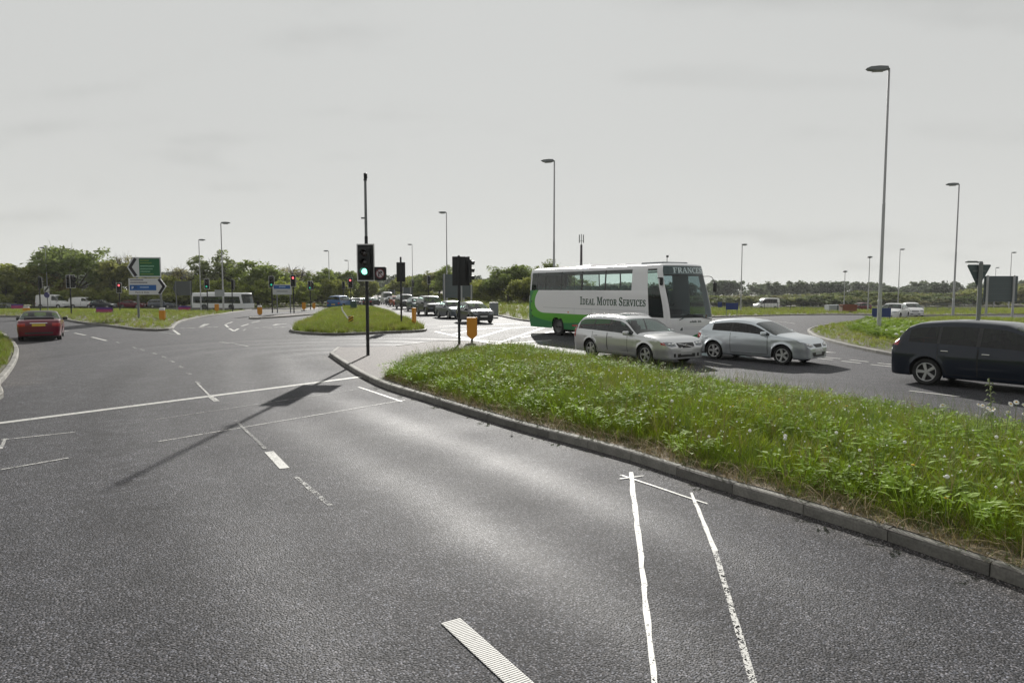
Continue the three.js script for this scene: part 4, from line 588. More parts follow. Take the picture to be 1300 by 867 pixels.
  mesh('mirror', merge(rbox(0.10, 0.42, 0.20, 0.05, L - 0.36, 2.50, -1.56), new THREE.TubeGeometry(new THREE.CatmullRomCurve3([V(L - 0.65, 2.98, -1.1), V(L - 0.45, 2.95, -1.42), V(L - 0.37, 2.7, -1.55)]), 14, 0.014, 6)), M.black, o);
  mesh('mirror', merge(rbox(0.10, 0.34, 0.16, 0.05, L - 0.72, 2.75, 1.30), box(0.3, 0.04, 0.04, L - 0.85, 2.9, 1.26)), M.black, o);
  mesh('marker_lamp', rbox(0.12, 0.30, 0.05, 0.02, L - 0.55, 1.15, -1.26), M.amber, o);
  for (const s of [-1, 1]) mesh('wiper', T(new THREE.TubeGeometry(new THREE.CatmullRomCurve3([V(FX(1.15) - 0.02, 1.12, s * 0.95), V(FX(1.28) + 0.03, 1.28, s * 0.3 + 0.25), V(FX(1.38) + 0.03, 1.36, s * -0.15 + 0.3)]), 12, 0.018, 5)), M.black, o);
  for (const s of [-1, 1]) mesh('tail_lamp', rbox(0.06, 0.4, 0.16, 0.02, 0.02, 1.0, s * 1.05), M.redLamp, o);
  for (const c of o.children) if (c.name === 'wheel') c.scale.x = 1 / 0.945;
  o.scale.x = 0.945;
  park(o, { W: 2.5 }, 710, 425.8, 31, S.xr * 0.945);
}
{ // the single-decker on the far road
  const L = 10.6, S = { L, W: 2.45, rcF: 0.42, rcR: 0.2, bow: 0.14, rw: 0.47, xr: 2.6, xf: 7.9, rows: [0.30, 0.45, 0.62, 0.80, 0.95, 1.05, 1.25, 1.6, 2.0, 2.15, 2.3, 2.5, 2.62], breaks: [0.4, 1.9, 2.0, 3.6, 3.7, 5.3, 5.4, 7.0, 7.1, 8.5, 8.6, 9.7], front: (y) => 0.35 * sstep(0.9, 2.6, y), back: (y) => 0.05 * sstep(1, 2.6, y), half: (y) => 1.225 - 0.06 * sstep(2.1, 2.62, y) };
  const wins = [[0.4, 1.9], [2.0, 3.6], [3.7, 5.3], [5.4, 7.0], [7.1, 8.5], [8.6, 9.7]];
  const g = busSkin(S, (tag, x0, x1, y0, y1) => { if (tag === 'R' || tag === 'L') { if (y0 >= 1.05 && y1 <= 2.15) { for (let k = 0; k < wins.length; k++) if (x0 >= wins[k][0] - 0.002 && x1 <= wins[k][1] + 0.002) return 'win' + k; if (x0 > 0.39 && x1 < 9.71) return 'mullion'; } return 'white'; } if (tag === 'F' && y0 >= 1.05 && y1 <= 2.15) return 'screen'; if (tag === 'F' && y0 >= 2.15 && y1 <= 2.5) return 'header'; return 'white'; }, (k, x, y) => [x, y]);
  const o = thing('bus', 'white single-deck bus with dark windows beyond the grass island', 'bus', null);
  mesh('body', merge(g.roof, g.white), paint(lin(0.74, 0.75, 0.75), 0), o); for (const p of pieces(g.mullion)) mesh('window_pillar', p, M.trim, o); for (let k = 0; k < 6; k++) mesh('side_window', g['win' + k], M.glassMid, o); mesh('windscreen', g.screen, M.screenGlass, o); mesh('destination_header', g.header, M.black, o);
  mesh('underbody', box(9.9, 0.3, 2.2, 5.2, 0.5, 0), M.under, o); const sg = merge(rbox(0.4, 0.5, 0.9, 0.05, 0, 0.5, 0), rbox(0.12, 0.6, 0.9, 0.05, -0.25, 0.95, 0)); for (let k = 0; k < 9; k++) for (const s of [-1, 1]) mesh('seat', sg, M.seat, o).position.set(1 + k * 0.85, 0.3, s * 0.65);
  wheels(o, { rw: S.rw }, [[S.xr, 1.1, 1], [S.xr, -1.1, -1], [S.xf, 1.1, 1], [S.xf, -1.1, -1]], 0, M.alloyDark);
  for (const s of [-1, 1]) mesh('headlight', rbox(0.1, 0.2, 0.4, 0.05, L - 0.1, 0.72, s * 0.85, 0, s * -0.4, 0), M.lamp, o);
  mesh('roof_pod', rbox(1.8, 0.18, 1.3, 0.06, 3.6, 2.78, 0), paint(lin(0.74, 0.75, 0.75)), o);
  park(o, { W: 2.45 }, 294, [111], 72, S.xf);
}

// ------------------------------------------------------------------ lamps, signals, signs, bollards
M.galv = std(lin(0.50, 0.505, 0.505), 0.5, 0.35, { map: dataTex(64, 256, (i, j) => { const v = 0.82 + 0.12 * vnoise(i / 4, j / 30, 61) + 0.08 * vnoise(i / 1.5, j / 3, 62); return [v, v, v * 1.01]; }) });
M.pole = std(lin(0.010, 0.011, 0.012), 0.55); M.post = std(lin(0.19, 0.20, 0.205), 0.6, 0.3); M.signBack = std(lin(0.085, 0.095, 0.10), 0.6); M.white = std(lin(0.70), 0.6); M.yellow = std(lin(0.60, 0.25, 0.012), 0.55); M.green = std(lin(0.035, 0.075, 0.06), 0.6); M.grey = std(lin(0.20, 0.215, 0.22), 0.6);
const glow = (r, g, b) => new THREE.MeshStandardMaterial({ color: lin(r * 0.15, g * 0.15, b * 0.15), emissive: lin(r, g, b), emissiveIntensity: 1, roughness: 0.3 });
M.redOn = glow(2.2, 0.25, 0.28); M.greenOn = glow(0.55, 1.9, 1.35); M.greenFar = glow(0.02, 0.35, 0.22); M.lensOff = phys(lin(0.016, 0.014, 0.014), { roughness: 0.15, clearcoat: 0.6 }); M.redOff = phys(lin(0.022, 0.009, 0.009), { roughness: 0.15, clearcoat: 0.6 }); M.greenOff = phys(lin(0.008, 0.03, 0.025), { roughness: 0.15, clearcoat: 0.6 });
const headGeo = {
  board: rbox(0.56, 1.22, 0.05, 0.02, 0, 0, -0.09), edge: (() => { const s = new THREE.Shape([[-0.31, -0.64], [0.31, -0.64], [0.31, 0.64], [-0.31, 0.64]].map((p) => new THREE.Vector2(...p))); s.holes.push(new THREE.Path([[-0.275, -0.605], [-0.275, 0.605], [0.275, 0.605], [0.275, -0.605]].map((p) => new THREE.Vector2(...p)))); return T(new THREE.ExtrudeGeometry(s, { depth: 0.02, bevelEnabled: false }), 0, 0, -0.075); })(),
  house: rbox(0.34, 0.98, 0.2, 0.03, 0, 0, 0), lens: T(new THREE.SphereGeometry(0.105, 18, 8, 0, Math.PI * 2, 0, Math.PI / 2).scale(1, 0.25, 1), 0, 0, 0, Math.PI / 2),
  visor: (() => { const g = new THREE.CylinderGeometry(0.125, 0.125, 0.2, 18, 1, true, Math.PI * 0.5 + 0.35, Math.PI * 2 - 2.6); g.rotateX(Math.PI / 2); g.rotateZ(0); return g; })(),
};
headGeo.visor = (() => { const P = [], I = [], n = 14; for (let k = 0; k <= n; k++) { const a = mix(-0.35, Math.PI + 0.35, k / n); for (const [r, z] of [[0.13, 0], [0.125, 0.20 - 0.06 * (1 - Math.sin(clamp(a, 0, Math.PI)))]]) P.push(r * Math.cos(a), r * Math.sin(a), z); if (k < n) { const o = k * 2; I.push(o, o + 2, o + 1, o + 1, o + 2, o + 3); } } const g = new THREE.BufferGeometry(); g.setAttribute('position', new THREE.Float32BufferAttribute(P, 3)); g.setIndex(I); g.computeVertexNormals(); return g; })();
function signalHead(o, y, yaw, lit, off = 0.16, edge = true, big = true) {       // yaw 0 looks along +z of the thing, that is at the camera
  const h = new THREE.Group(); h.name = 'signal_head'; h.rotation.y = yaw; h.position.set(Math.sin(yaw) * off, y, Math.cos(yaw) * off); o.add(h);
  mesh('housing', headGeo.house, M.pole, h); if (big) mesh('backing_board', headGeo.board, M.pole, h); if (big && edge) mesh('white_border', headGeo.edge, M.white, h);
  for (const [dy, k] of [[0.31, 'red'], [0, 'amber'], [-0.31, 'green']]) { const on = lit === k; mesh(k + '_lens', headGeo.lens, on ? (k === 'red' ? M.redOn : opt_far ? M.greenFar : M.greenOn) : k === 'red' ? M.redOff : k === 'green' ? M.greenOff : M.lensOff, h).position.set(0, dy, 0.10); mesh('visor', headGeo.visor, M.pole, h).position.set(0, dy, 0.10); }
  return h;
}
let opt_far = false;
function signal(label, base, height, heads, group) {
  const o = thing('traffic_signal', label, 'traffic signal', base, 0, group); opt_far = base.z < -35;
  mesh('pole', merge(cyl(0.057, 0.057, height, 0, height / 2, 0), T(new THREE.SphereGeometry(0.06, 10, 6), 0, height, 0)), M.pole, o);
  for (const h of heads) signalHead(o, ...h); return o;
}
{ // the near signal with its camera mast and the no-right-turn box
  const b = G(467, 455); b.y = KERB_H - 0.012; const o = signal('tall signal showing green beside a no right turn sign, on the paved nose', b, 4.1, [[3.22, -0.06, 'green', 0.17]]); 
  mesh('camera_mast', merge(cyl(0.05, 0.042, 2.1, 0.0, 5.05, 0), cyl(0.05, 0.05, 0.12, 0, 4.6, 0), box(0.16, 0.05, 0.05, -0.08, 4.75, 0), box(0.05, 0.14, 0.05, 0, 5.0, 0.06)), M.post, o);
  const cam = mesh('traffic_camera', merge(rbox(0.11, 0.20, 0.14, 0.03, 0.01, 6.18, 0, 0.3, 0, 0), cyl(0.06, 0.06, 0.05, 0, 6.05, 0)), M.pole, o);
  mesh('sign_box', rbox(0.40, 0.46, 0.16, 0.02, 0.50, 2.84, 0.12), M.pole, o);
  const t = canvasTex(256, 256, (c) => { c.fillStyle = '#120c14'; c.fillRect(0, 0, 256, 256); c.beginPath(); c.arc(128, 128, 104, 0, 7); c.fillStyle = '#b7aeb4'; c.fill(); c.lineWidth = 24; c.strokeStyle = '#5e0c18'; c.beginPath(); c.arc(128, 128, 100, 0, 7); c.stroke(); c.strokeStyle = '#17131a'; c.lineWidth = 26; c.beginPath(); c.moveTo(98, 196); c.lineTo(98, 132); c.quadraticCurveTo(98, 100, 130, 100); c.lineTo(150, 100); c.stroke(); c.fillStyle = '#17131a'; c.beginPath(); c.moveTo(146, 66); c.lineTo(190, 100); c.lineTo(146, 134); c.fill(); c.strokeStyle = '#5e0c18'; c.lineWidth = 16; c.beginPath(); c.moveTo(58, 58); c.lineTo(198, 198); c.stroke(); });
  mesh('no_right_turn_face', T(new THREE.PlaneGeometry(0.36, 0.40), 0.50, 2.84, 0.203), std(lin(1), 0.4, 0, { map: t }), o);
}
{ const b = G(583, 440); b.y = KERB_H - 0.012; signal('black signal seen from behind with a second head turned sideways, beside the orange bollard', b, 3.66, [[3.06, Math.PI, null, 0.12, false], [3.06, 2.15, null, 0.44, false]]); }
{ const b = G(509.5, 415.5); b.y += 0.2; signal('black signal seen from behind on the small grass island', b, 4.2, [[3.3, Math.PI, null, 0.12, false]]); }
const farSig = [
  ['black signal in front of the tall white van', 51, 68, [[2.95, Math.PI * 0.9, null]]], ['pair of signal heads on one pole between the two white vans', 90, 60, [[2.95, 0.1, null], [2.95, 1.3, null, 0.34]]], ['signal showing red beside the tall direction signs', 152, 76, [[2.6, 0.4, 'red']]], ['signal showing green in front of the bus windows', 263.5, 73, [[2.95, 0.2, 'green']]],
  ['dark signal in front of the bus beside a lamp post', 295, 76, [[2.95, Math.PI * 0.8, null]]], ['signal showing green beside the small white sign', 345.5, 67, [[3.0, 0.2, 'green']]], ['signal showing red beside the small white sign', 373, 67, [[3.1, 0.2, 'red']]], ['signal showing green on the second splitter island by the hedge', 394, 85, [[2.95, 0.2, 'green'], [2.95, 1.4, null, 0.3]]], ['signal showing red beside the green cabinet', 445.5, 73, [[2.95, 0.1, 'red']]], ['unlit signal behind the red one by the green cabinet', 436, 105, [[3.4, Math.PI * 0.9, null]]], ['unlit signal over the queueing cars', 544, 92, [[3.5, 0.8, null]]], ['unlit signal pole among the far queueing cars', 524, 120, [[3.3, 0.9, null]]],
];
for (const [label, px, Z, heads] of farSig) { const b = atZ(px, Z); b.y += 0.12; signal(label, b, heads[0][0] + 0.62, heads).children.forEach((c) => { if (c.name === 'signal_head') c.scale.set(0.84, 0.88, 0.88); }); }

function lamp(label, px, Z, top, dir, opt = {}) {     // tapered galvanised column with a flat lantern; dir = which way the lantern reaches
  const b = atZ(px, Z); b.y += opt.lift ?? 0.1; const H = lift(top, Z) - b.y - 0.05, o = thing('lamp_post', label, 'lamp post', b, dir, 'lamp posts round the junction');
  mesh('column', merge(cyl(0.105, 0.105, 1.6, 0, 0.8, 0, 0, 0, 0, 12), cyl(0.085, 0.075, H * 0.5 - 1.6, 0, 1.6 + (H * 0.5 - 1.6) / 2, 0), cyl(0.065, 0.05, H * 0.5, 0, H * 0.75, 0), cyl(0.115, 0.09, 0.12, 0, 1.66, 0), cyl(0.08, 0.065, 0.08, 0, H * 0.5, 0)), M.galv, o);
  if (opt.top) { mesh('lantern', T(new THREE.LatheGeometry([[0.05, -0.1], [0.42, 0.02], [0.40, 0.14], [0.18, 0.24], [0.01, 0.26]].map((p) => new THREE.Vector2(...p)), 18), 0, H, 0), M.grey, o); }
  else {
    const s = opt.size || 1, pr = [[0, 0.0], [0.18, -0.05], [0.55, -0.075], [0.86, -0.045], [0.95, 0.01], [0.80, 0.075], [0.40, 0.115], [0.05, 0.10]].map(([x, y]) => [x * s, y * s]);
    const g = extrude(pr, 0.26 * s, 0.02); g.translate(0.05, 0.02, -0.13 * s); g.rotateZ(0.05); const l = mesh('lantern', merge(g, cyl(0.045, 0.045, 0.3, 0.0, -0.1, 0)), M.grey, o); l.position.set(0, H, 0);
    mesh('lantern_glass', rbox(0.5 * s, 0.05, 0.2 * s, 0.02, 0.5 * s, -0.055 * s, 0), phys(lin(0.3, 0.3, 0.28), { roughness: 0.25, clearcoat: 0.6 }), l);
  }
  return o;
}
lamp('tall lamp post rising from the leafy island', 1117, 35.3, 95, Math.PI - 0.15, { lift: 0.2, size: 1.05 });
lamp('lamp post behind the navy people carrier, near the triangular sign', 1210.5, 61, 236, Math.PI - 0.3);
lamp('lamp post beyond the white saloon', 1140, 128, 317, 0.3); lamp('lamp post with a round lantern beyond the brick enclosure', 1102, 112, 327, 0, { top: true }); lamp('short lamp post with a round lantern behind the brick enclosure', 1071.5, 130, 345, 0, { top: true });
lamp('lamp post on the far verge beside a blue sign', 940.5, 100, 311, 0.6); lamp('lamp post rising behind the rear of the coach', 703, 52.5, 207, Math.PI - 0.3); lamp('lamp post beside the grey sign backs along the queue', 567.5, 87, 271, Math.PI - 0.2); lamp('slender lamp post far up the queue', 524, 150, 311, Math.PI);
lamp('lamp post in front of the bus', 283.5, 79, 284, 0.2); lamp('lamp post rising behind the bus tail', 255, 106, 305, 0.9, {}); lamp('lamp post above the tall white van', 61, 124, 315, Math.PI); lamp('slender lamp post by the hedge behind the white sign', 418.5, 138, 319, Math.PI); lamp('lamp post up the road near the red signal by the cabinet', 443, 170, 331, Math.PI); lamp('far lamp post behind the large green-grey sign back', 1281, 140, 321, 0.1);
lamp('far lamp post between the large sign and the triangular sign', 1262, 190, 340, 0.1);
{ const b = atZ(737.5, 190), H = lift(298, 190) - b.y, o = thing('phone_mast', 'slim phone mast rising far behind the coach', 'mast', b); mesh('column', cyl(0.42, 0.30, H * 0.84, 0, H * 0.42, 0), std(lin(0.06, 0.045, 0.06), 0.6), o); mesh('antenna_array', merge(cyl(0.10, 0.10, H * 0.16, 0, H * 0.92, 0), box(0.25, 2.2, 0.25, 0.55, H * 0.93, 0), box(0.25, 2.2, 0.25, -0.55, H * 0.93, 0), box(1.2, 0.1, 0.1, 0, H * 0.9, 0)), M.grey, o); }

// direction signs
function signFace(o, name, pts, tex, back, y, z = 0.07) { const s = new THREE.Shape(pts.map((p) => new THREE.Vector2(...p))); const bg = T(new THREE.ExtrudeGeometry(s, { depth: 0.03, bevelEnabled: false }), 0, y, z - 0.032); const p = mesh(name, bg, back, o); if (tex) { const f = new THREE.ShapeGeometry(s), bb = new THREE.Box2().setFromPoints(s.getPoints()), a = f.attributes.position, uv = f.attributes.uv; for (let i = 0; i < a.count; i++) uv.setXY(i, (a.getX(i) - bb.min.x) / (bb.max.x - bb.min.x), (a.getY(i) - bb.min.y) / (bb.max.y - bb.min.y)); mesh('printed_face', T(f, 0, y, z + 0.003), std(lin(1), 0.5, 0, { map: tex }), p); } return p; }
const posts = (o, list, h, r = 0.06, m = M.post) => { for (const x of list) mesh('post', merge(cyl(r, r, h, x, h / 2, 0), cyl(r * 1.02, r * 0.8, 0.03, x, h + 0.01, 0)), m, o); };
const blurLines = (c, R, x, y, w, n, lh, col) => { c.fillStyle = col; for (let k = 0; k < n; k++) { let q = x; const end = x + w * (0.45 + 0.5 * R()); while (q < end) { const ww = 5 + R() * 9; c.fillRect(q, y + k * lh + (R() - 0.5) * 3, ww, lh * 0.42); q += ww + 3; } } };
{ const Z = 53, b = atZ(189, Z); b.y += 0.1; const k = Z / FOCAL, o = thing('direction_sign', 'green arrow sign above a white park and ride arrow sign on two grey posts', 'road sign', b, 0.08), X = (px) => (px - 189) * k, Y = (py) => lift(py, Z) - b.y;
  posts(o, [X(176), X(204)], Y(345), 0.085);
  const gt = canvasTex(512, 320, (c, w, h) => { c.fillStyle = '#c9ccce'; c.fillRect(0, 0, w, h); c.fillStyle = '#0d5c35'; c.fillRect(w * 0.36, h * 0.06, w * 0.61, h * 0.88); c.strokeStyle = '#1c1722'; c.lineWidth = 46; c.beginPath(); c.moveTo(w * 0.26, h * 0.06); c.lineTo(w * 0.09, h * 0.5); c.lineTo(w * 0.26, h * 0.94); c.stroke(); const R = rng(8); blurLines(c, R, w * 0.39, h * 0.14, w * 0.5, 2, 38, '#7d8f3a'); blurLines(c, R, w * 0.39, h * 0.42, w * 0.62, 1, 40, '#93b8a2'); blurLines(c, R, w * 0.39, h * 0.56, w * 0.5, 2, 42, '#86ad95'); blurLines(c, R, w * 0.39, h * 0.82, w * 0.5, 1, 36, '#7d8f3a'); });
  signFace(o, 'green_sign_panel', [[X(165), Y(339.5)], [X(172), Y(352)], [X(206), Y(352)], [X(206), Y(327)], [X(172), Y(327)]].map((p) => p), gt, M.signBack, 0, 0.12);
  const wt = canvasTex(640, 300, (c, w, h) => { c.fillStyle = '#c6c8ca'; c.fillRect(0, 0, w, h); c.strokeStyle = '#1c1722'; c.lineWidth = 44; c.beginPath(); c.moveTo(w * 0.80, h * 0.05); c.lineTo(w * 0.93, h * 0.5); c.lineTo(w * 0.80, h * 0.95); c.stroke(); const R = rng(18); blurLines(c, R, w * 0.05, h * 0.07, w * 0.5, 2, 46, '#3b2e44'); c.fillStyle = '#1d5a9e'; c.fillRect(w * 0.03, h * 0.40, w * 0.70, h * 0.34); c.fillStyle = '#d5dbe2'; c.font = 'bold 70px sans-serif'; c.fillText('P', w * 0.07, h * 0.66); blurLines(c, R, w * 0.14, h * 0.46, 70, 2, 34, '#12243f'); blurLines(c, R, w * 0.30, h * 0.50, w * 0.42, 1, 60, '#9fb8d6'); c.fillStyle = '#1d1a22'; c.font = '46px sans-serif'; c.fillText('Park & Ride', w * 0.17, h * 0.92); });
  signFace(o, 'white_sign_panel', [[X(166), Y(374)], [X(205), Y(374)], [X(212), Y(363.5)], [X(205), Y(353.5)], [X(166), Y(353.5)]], wt, M.signBack, 0, 0.12); }
{ const Z = 74, b = atZ(234, Z); b.y += 0.1; const k = Z / FOCAL, o = thing('direction_sign', 'grey back of an arrow sign in front of the bus tail', 'road sign', b, Math.PI), h = (py) => lift(py, Z) - b.y; posts(o, [-8.5 * k, 10 * k], h(357), 0.06); signFace(o, 'sign_panel', [[-10 * k, h(375)], [11 * k, h(375)], [14 * k, h(366)], [11 * k, h(357)], [-10 * k, h(357)]], null, M.signBack, 0); }
{ const Z = 67, b = atZ(359, Z); b.y += 0.12; const k = Z / FOCAL, o = thing('direction_sign', 'small white sign with a blue band on two posts of the splitter island', 'road sign', b, 0.05), h = (py) => lift(py, Z) - b.y; posts(o, [-7 * k, 9.5 * k], h(362), 0.055); signFace(o, 'sign_panel', [[-12 * k, h(374)], [12 * k, h(374)], [12 * k, h(361)], [-12 * k, h(361)]], canvasTex(320, 180, (c, w, hh) => { c.fillStyle = '#b9bcbc'; c.fillRect(0, 0, w, hh); c.fillStyle = '#2b5a9a'; c.fillRect(w * 0.06, hh * 0.1, w * 0.86, hh * 0.34); const R = rng(28); blurLines(c, R, w * 0.34, hh * 0.18, w * 0.5, 1, 44, '#a9bcd6'); blurLines(c, R, w * 0.2, hh * 0.62, w * 0.6, 1, 50, '#7d8080'); }), M.signBack, 0); }
{ const Z = 74, b = atZ(60.5, Z); b.y += 0.1; const o = thing('keep_left_sign', 'round blue sign under a diagonal black and white plate in front of the tall van', 'road sign', b); const h = (py) => lift(py, Z) - b.y; posts(o, [0], h(364), 0.05); mesh('round_plate', cyl(0.30, 0.30, 0.03, 0, h(374.5), 0.07, Math.PI / 2, 0, 0, 24), std(lin(0.05, 0.05, 0.16), 0.5), o); signFace(o, 'diagonal_plate', [[-0.3, -0.3], [0.3, -0.3], [0.3, 0.3], [-0.3, 0.3]], canvasTex(64, 64, (c) => { c.fillStyle = '#b8bab8'; c.fillRect(0, 0, 64, 64); c.strokeStyle = '#17171a'; c.lineWidth = 18; c.beginPath(); c.moveTo(8, 56); c.lineTo(56, 8); c.stroke(); }), M.signBack, h(367)); }
for (const [px, Z, y0, y1, w, label] of [[22, 92, 386, 391.5, 15, 'smallest maroon and purple banner beside the silver hatchback'], [132.5, 63, 390, 397, 21, 'maroon and purple banner on stakes beside the paired signal'], [235, 76, 388, 394.3, 17, 'maroon and purple banner below the grey sign back']]) {
  const b = atZ(px, Z); b.y += 0.1; const k = Z / FOCAL, o = thing('banner', label, 'banner', b, 0, 'maroon banners on the grass island'), ww = w * k, h0 = lift(y1, Z) - b.y, h1 = lift(y0, Z) - b.y; posts(o, [-ww / 2, ww / 2], h1, 0.03, M.green);
  signFace(o, 'banner_sheet', [[-ww / 2, h0], [ww / 2, h0], [ww / 2, h1], [-ww / 2, h1]], canvasTex(128, 48, (c) => { c.fillStyle = '#a02e6a'; c.fillRect(0, 0, 128, 48); c.fillStyle = '#4c2b7c'; c.fillRect(0, 0, 128, 17); }), std(lin(0.16, 0.015, 0.07), 0.6), 0); }
{ const Z = 78, b = atZ(283.5, Z); const o = thing('plate_sign', 'pale grey plate on the lamp post in front of the bus', 'road sign', V(b.x, lift(372, Z), b.z + 0.18), 0.1); mesh('plate', rbox(1.05, 0.72, 0.03, 0.01, -0.3, 0, 0), std(lin(0.34, 0.36, 0.38), 0.6), o); mesh('bracket', box(0.08, 0.6, 0.06, 0.05, 0, -0.04), M.post, o); }
// grey backs of signs facing the other traffic
for (const [px, Z, x0, x1, y0, y1, label] of [[575, 84, 562, 590, 348.5, 378, 'large grey sign back on two posts beside the queue'], [594, 92, 588, 600, 362, 377, 'smaller sign back partly behind the large grey one'], [517, 128, 511, 523, 365, 374, 'dark sign back between the small island signal and the queue'], [498, 170, 493, 502, 368, 373, 'low dark sign back at the far end of the queue'], [1266, 57, 1249, 1292, 350.5, 383, 'large green-grey sign back on two posts beside the triangular sign']]) {
  const b = atZ(px, Z); b.y += 0.05; const k = Z / FOCAL, o = thing('sign_back', label, 'road sign', b, 0), h = (py) => lift(py, Z) - b.y, X = (q) => (q - px) * k; posts(o, [X(mix(x0, x1, 0.08)), X(mix(x0, x1, 0.86))], h(y0 - 0.5), 0.09, M.galv);
  mesh('sign_panel', box((x1 - x0) * k, (y1 - y0) * k, 0.03, X((x0 + x1) / 2), h((y0 + y1) / 2), -0.12), std(lin(0.10, 0.125, 0.13), 0.6), o); for (let q = 0; q < 5; q++) mesh('stiffening_rail', box((x1 - x0) * k * 0.99, 0.05, 0.05, X((x0 + x1) / 2), h(mix(y0, y1, (q + 0.5) / 5)), -0.085), std(lin(0.12, 0.14, 0.145), 0.6), o); }
{ const Z = 27, b = atZ(1243, Z), o = thing('give_way_sign', 'triangular sign back pointing down, with a small lamp, above the people carrier', 'road sign', b), h = (py) => lift(py, Z) - b.y; posts(o, [0], h(334), 0.075, M.post); const tri = new THREE.Shape(); const P3 = [[-0.45, 0.42], [0.45, 0.42], [0, -0.40]]; tri.moveTo(-0.40, 0.42); tri.lineTo(0.40, 0.42); tri.quadraticCurveTo(0.47, 0.42, 0.43, 0.35); tri.lineTo(0.05, -0.37); tri.quadraticCurveTo(0, -0.43, -0.05, -0.37); tri.lineTo(-0.43, 0.35); tri.quadraticCurveTo(-0.47, 0.42, -0.40, 0.42);
  mesh('sign_panel', T(new THREE.ExtrudeGeometry(tri, { depth: 0.02, bevelEnabled: true, bevelSize: 0.01, bevelThickness: 0.005, bevelSegments: 1 }), 0, h(350), -0.12), std(lin(0.075, 0.10, 0.11), 0.5), o); mesh('clamp', box(0.5, 0.05, 0.04, 0, h(344), -0.085), M.post, o); mesh('clamp', box(0.24, 0.05, 0.04, 0, h(355), -0.085), M.post, o); mesh('sign_lamp', merge(rbox(0.42, 0.07, 0.16, 0.03, -0.28, h(332.5), -0.15), box(0.1, 0.06, 0.2, 0, h(333), -0.08)), M.grey, o); }
for (const [px, Z, x0, x1, y0, y1, label] of [[929.5, 66, 921.5, 937, 384.5, 393, 'small blue sign on two posts on the far verge'], [1119, 46, 1107, 1131, 391, 402.5, 'blue sign on two posts behind the tall lamp post'], [913.5, 105, 911, 916.5, 383, 390, 'narrow blue sign beside the coach mirror']]) { const b = atZ(px, Z); b.y += 0.1; const k = Z / FOCAL, o = thing('blue_sign', label, 'road sign', b), h = (py) => lift(py, Z) - b.y, X = (q) => (q - px) * k; posts(o, [X(x0 + 1), X(x1 - 1)], h(y0), 0.03); mesh('sign_panel', rbox((x1 - x0) * k, (y1 - y0) * k, 0.03, 0.01, X((x0 + x1) / 2), h((y0 + y1) / 2), 0.05), std(lin(0.014, 0.035, 0.16), 0.45), o); }

// bollards, cabinets and small things
function bollard(label, px, Z, h, w, yaw = 0, kind = 0) {
  const b = atZ(px, Z); b.y += 0.11; const o = thing('bollard', label, 'bollard', b, yaw, 'orange bollards');
  if (kind === 0) { mesh('body', merge(extrude([[-w / 2, h * 0.22], [-w * 0.3, h * 0.05], [w * 0.3, h * 0.05], [w / 2, h * 0.22], [w / 2, h * 0.78], [-w / 2, h * 0.78]], w * 0.5, 0.015).translate(0, 0, -w * 0.25)), M.yellow, o); mesh('cap', rbox(w * 1.02, h * 0.2, w * 0.55, 0.04, 0, h * 0.89, 0), M.white, o); mesh('foot', cyl(w * 0.3, w * 0.28, h * 0.07, 0, h * 0.03, 0), M.pole, o); }
  else { mesh('body', merge(extrude([[-w / 2, h * 0.30], [-w * 0.12, h * 0.16], [w * 0.12, h * 0.16], [w / 2, h * 0.30], [w / 2, h], [-w / 2, h]], w * 0.32, 0.008).translate(0, 0, -w * 0.16)), M.yellow, o); mesh('stem', cyl(0.05, 0.05, h * 0.2, 0, h * 0.1, 0), M.pole, o); }
}
bollard('orange bollard with a pointed lower end on the paved nose beside the black signal', 599, 30, 1.08, 0.43, 0.1, 1);
bollard('slim orange bollard seen edge-on at the corner of the small grass island', 525.5, 43, 1.15, 0.40, 1.35, 1);
bollard('orange bollard with a white cap below the direction signs', 205.5, 50.5, 0.95, 0.36); bollard('orange bollard in front of the bus', 275, 70, 0.86, 0.38, 0, 1); bollard('orange bollard with a white cap at the end of the splitter island', 329.5, 62, 0.86, 0.36); bollard('orange bollard at the near end of the second splitter island', 385.7, 76, 0.9, 0.36, 0, 1); bollard('orange bollard on the second splitter island beside the green signal', 398.5, 84, 0.8, 0.34, 0, 1); bollard('weathered orange bollard on the grass near the round blue sign', 33, 72, 0.55, 0.55);
{ const b = G(445.5, 418); b.y += 0.2; const o = thing('hazard_marker', 'black and yellow striped hazard marker in the grass of the small island', 'hazard marker', b, 0.05); mesh('striped_plate', rbox(0.30, 0.56, 0.10, 0.02, 0, 0.32, 0), std(lin(1), 0.55, 0, { map: canvasTex(64, 128, (c) => { c.fillStyle = '#16140f'; c.fillRect(0, 0, 64, 128); c.strokeStyle = '#d9a514'; c.lineWidth = 13; for (let k = -2; k < 6; k++) { c.beginPath(); c.moveTo(-8, k * 36 + 40); c.lineTo(72, k * 36 - 8); c.stroke(); } }) }), o); mesh('foot', box(0.12, 0.1, 0.08, 0, 0.02, 0), M.pole, o); }
{ const b = G(443, 414); b.y += 0.2; const o = thing('bent_post', 'bent white marker post behind the striped hazard marker', 'post', b); mesh('post', new THREE.TubeGeometry(new THREE.CatmullRomCurve3([V(0, 0, 0), V(-0.05, 0.25, 0), V(-0.22, 0.52, 0), V(-0.40, 0.80, 0.02), V(-0.46, 1.02, 0.03)]), 16, 0.05, 8), M.white, o); mesh('cap', T(new THREE.SphereGeometry(0.052, 8, 6), -0.46, 1.03, 0.03), M.white, o); }
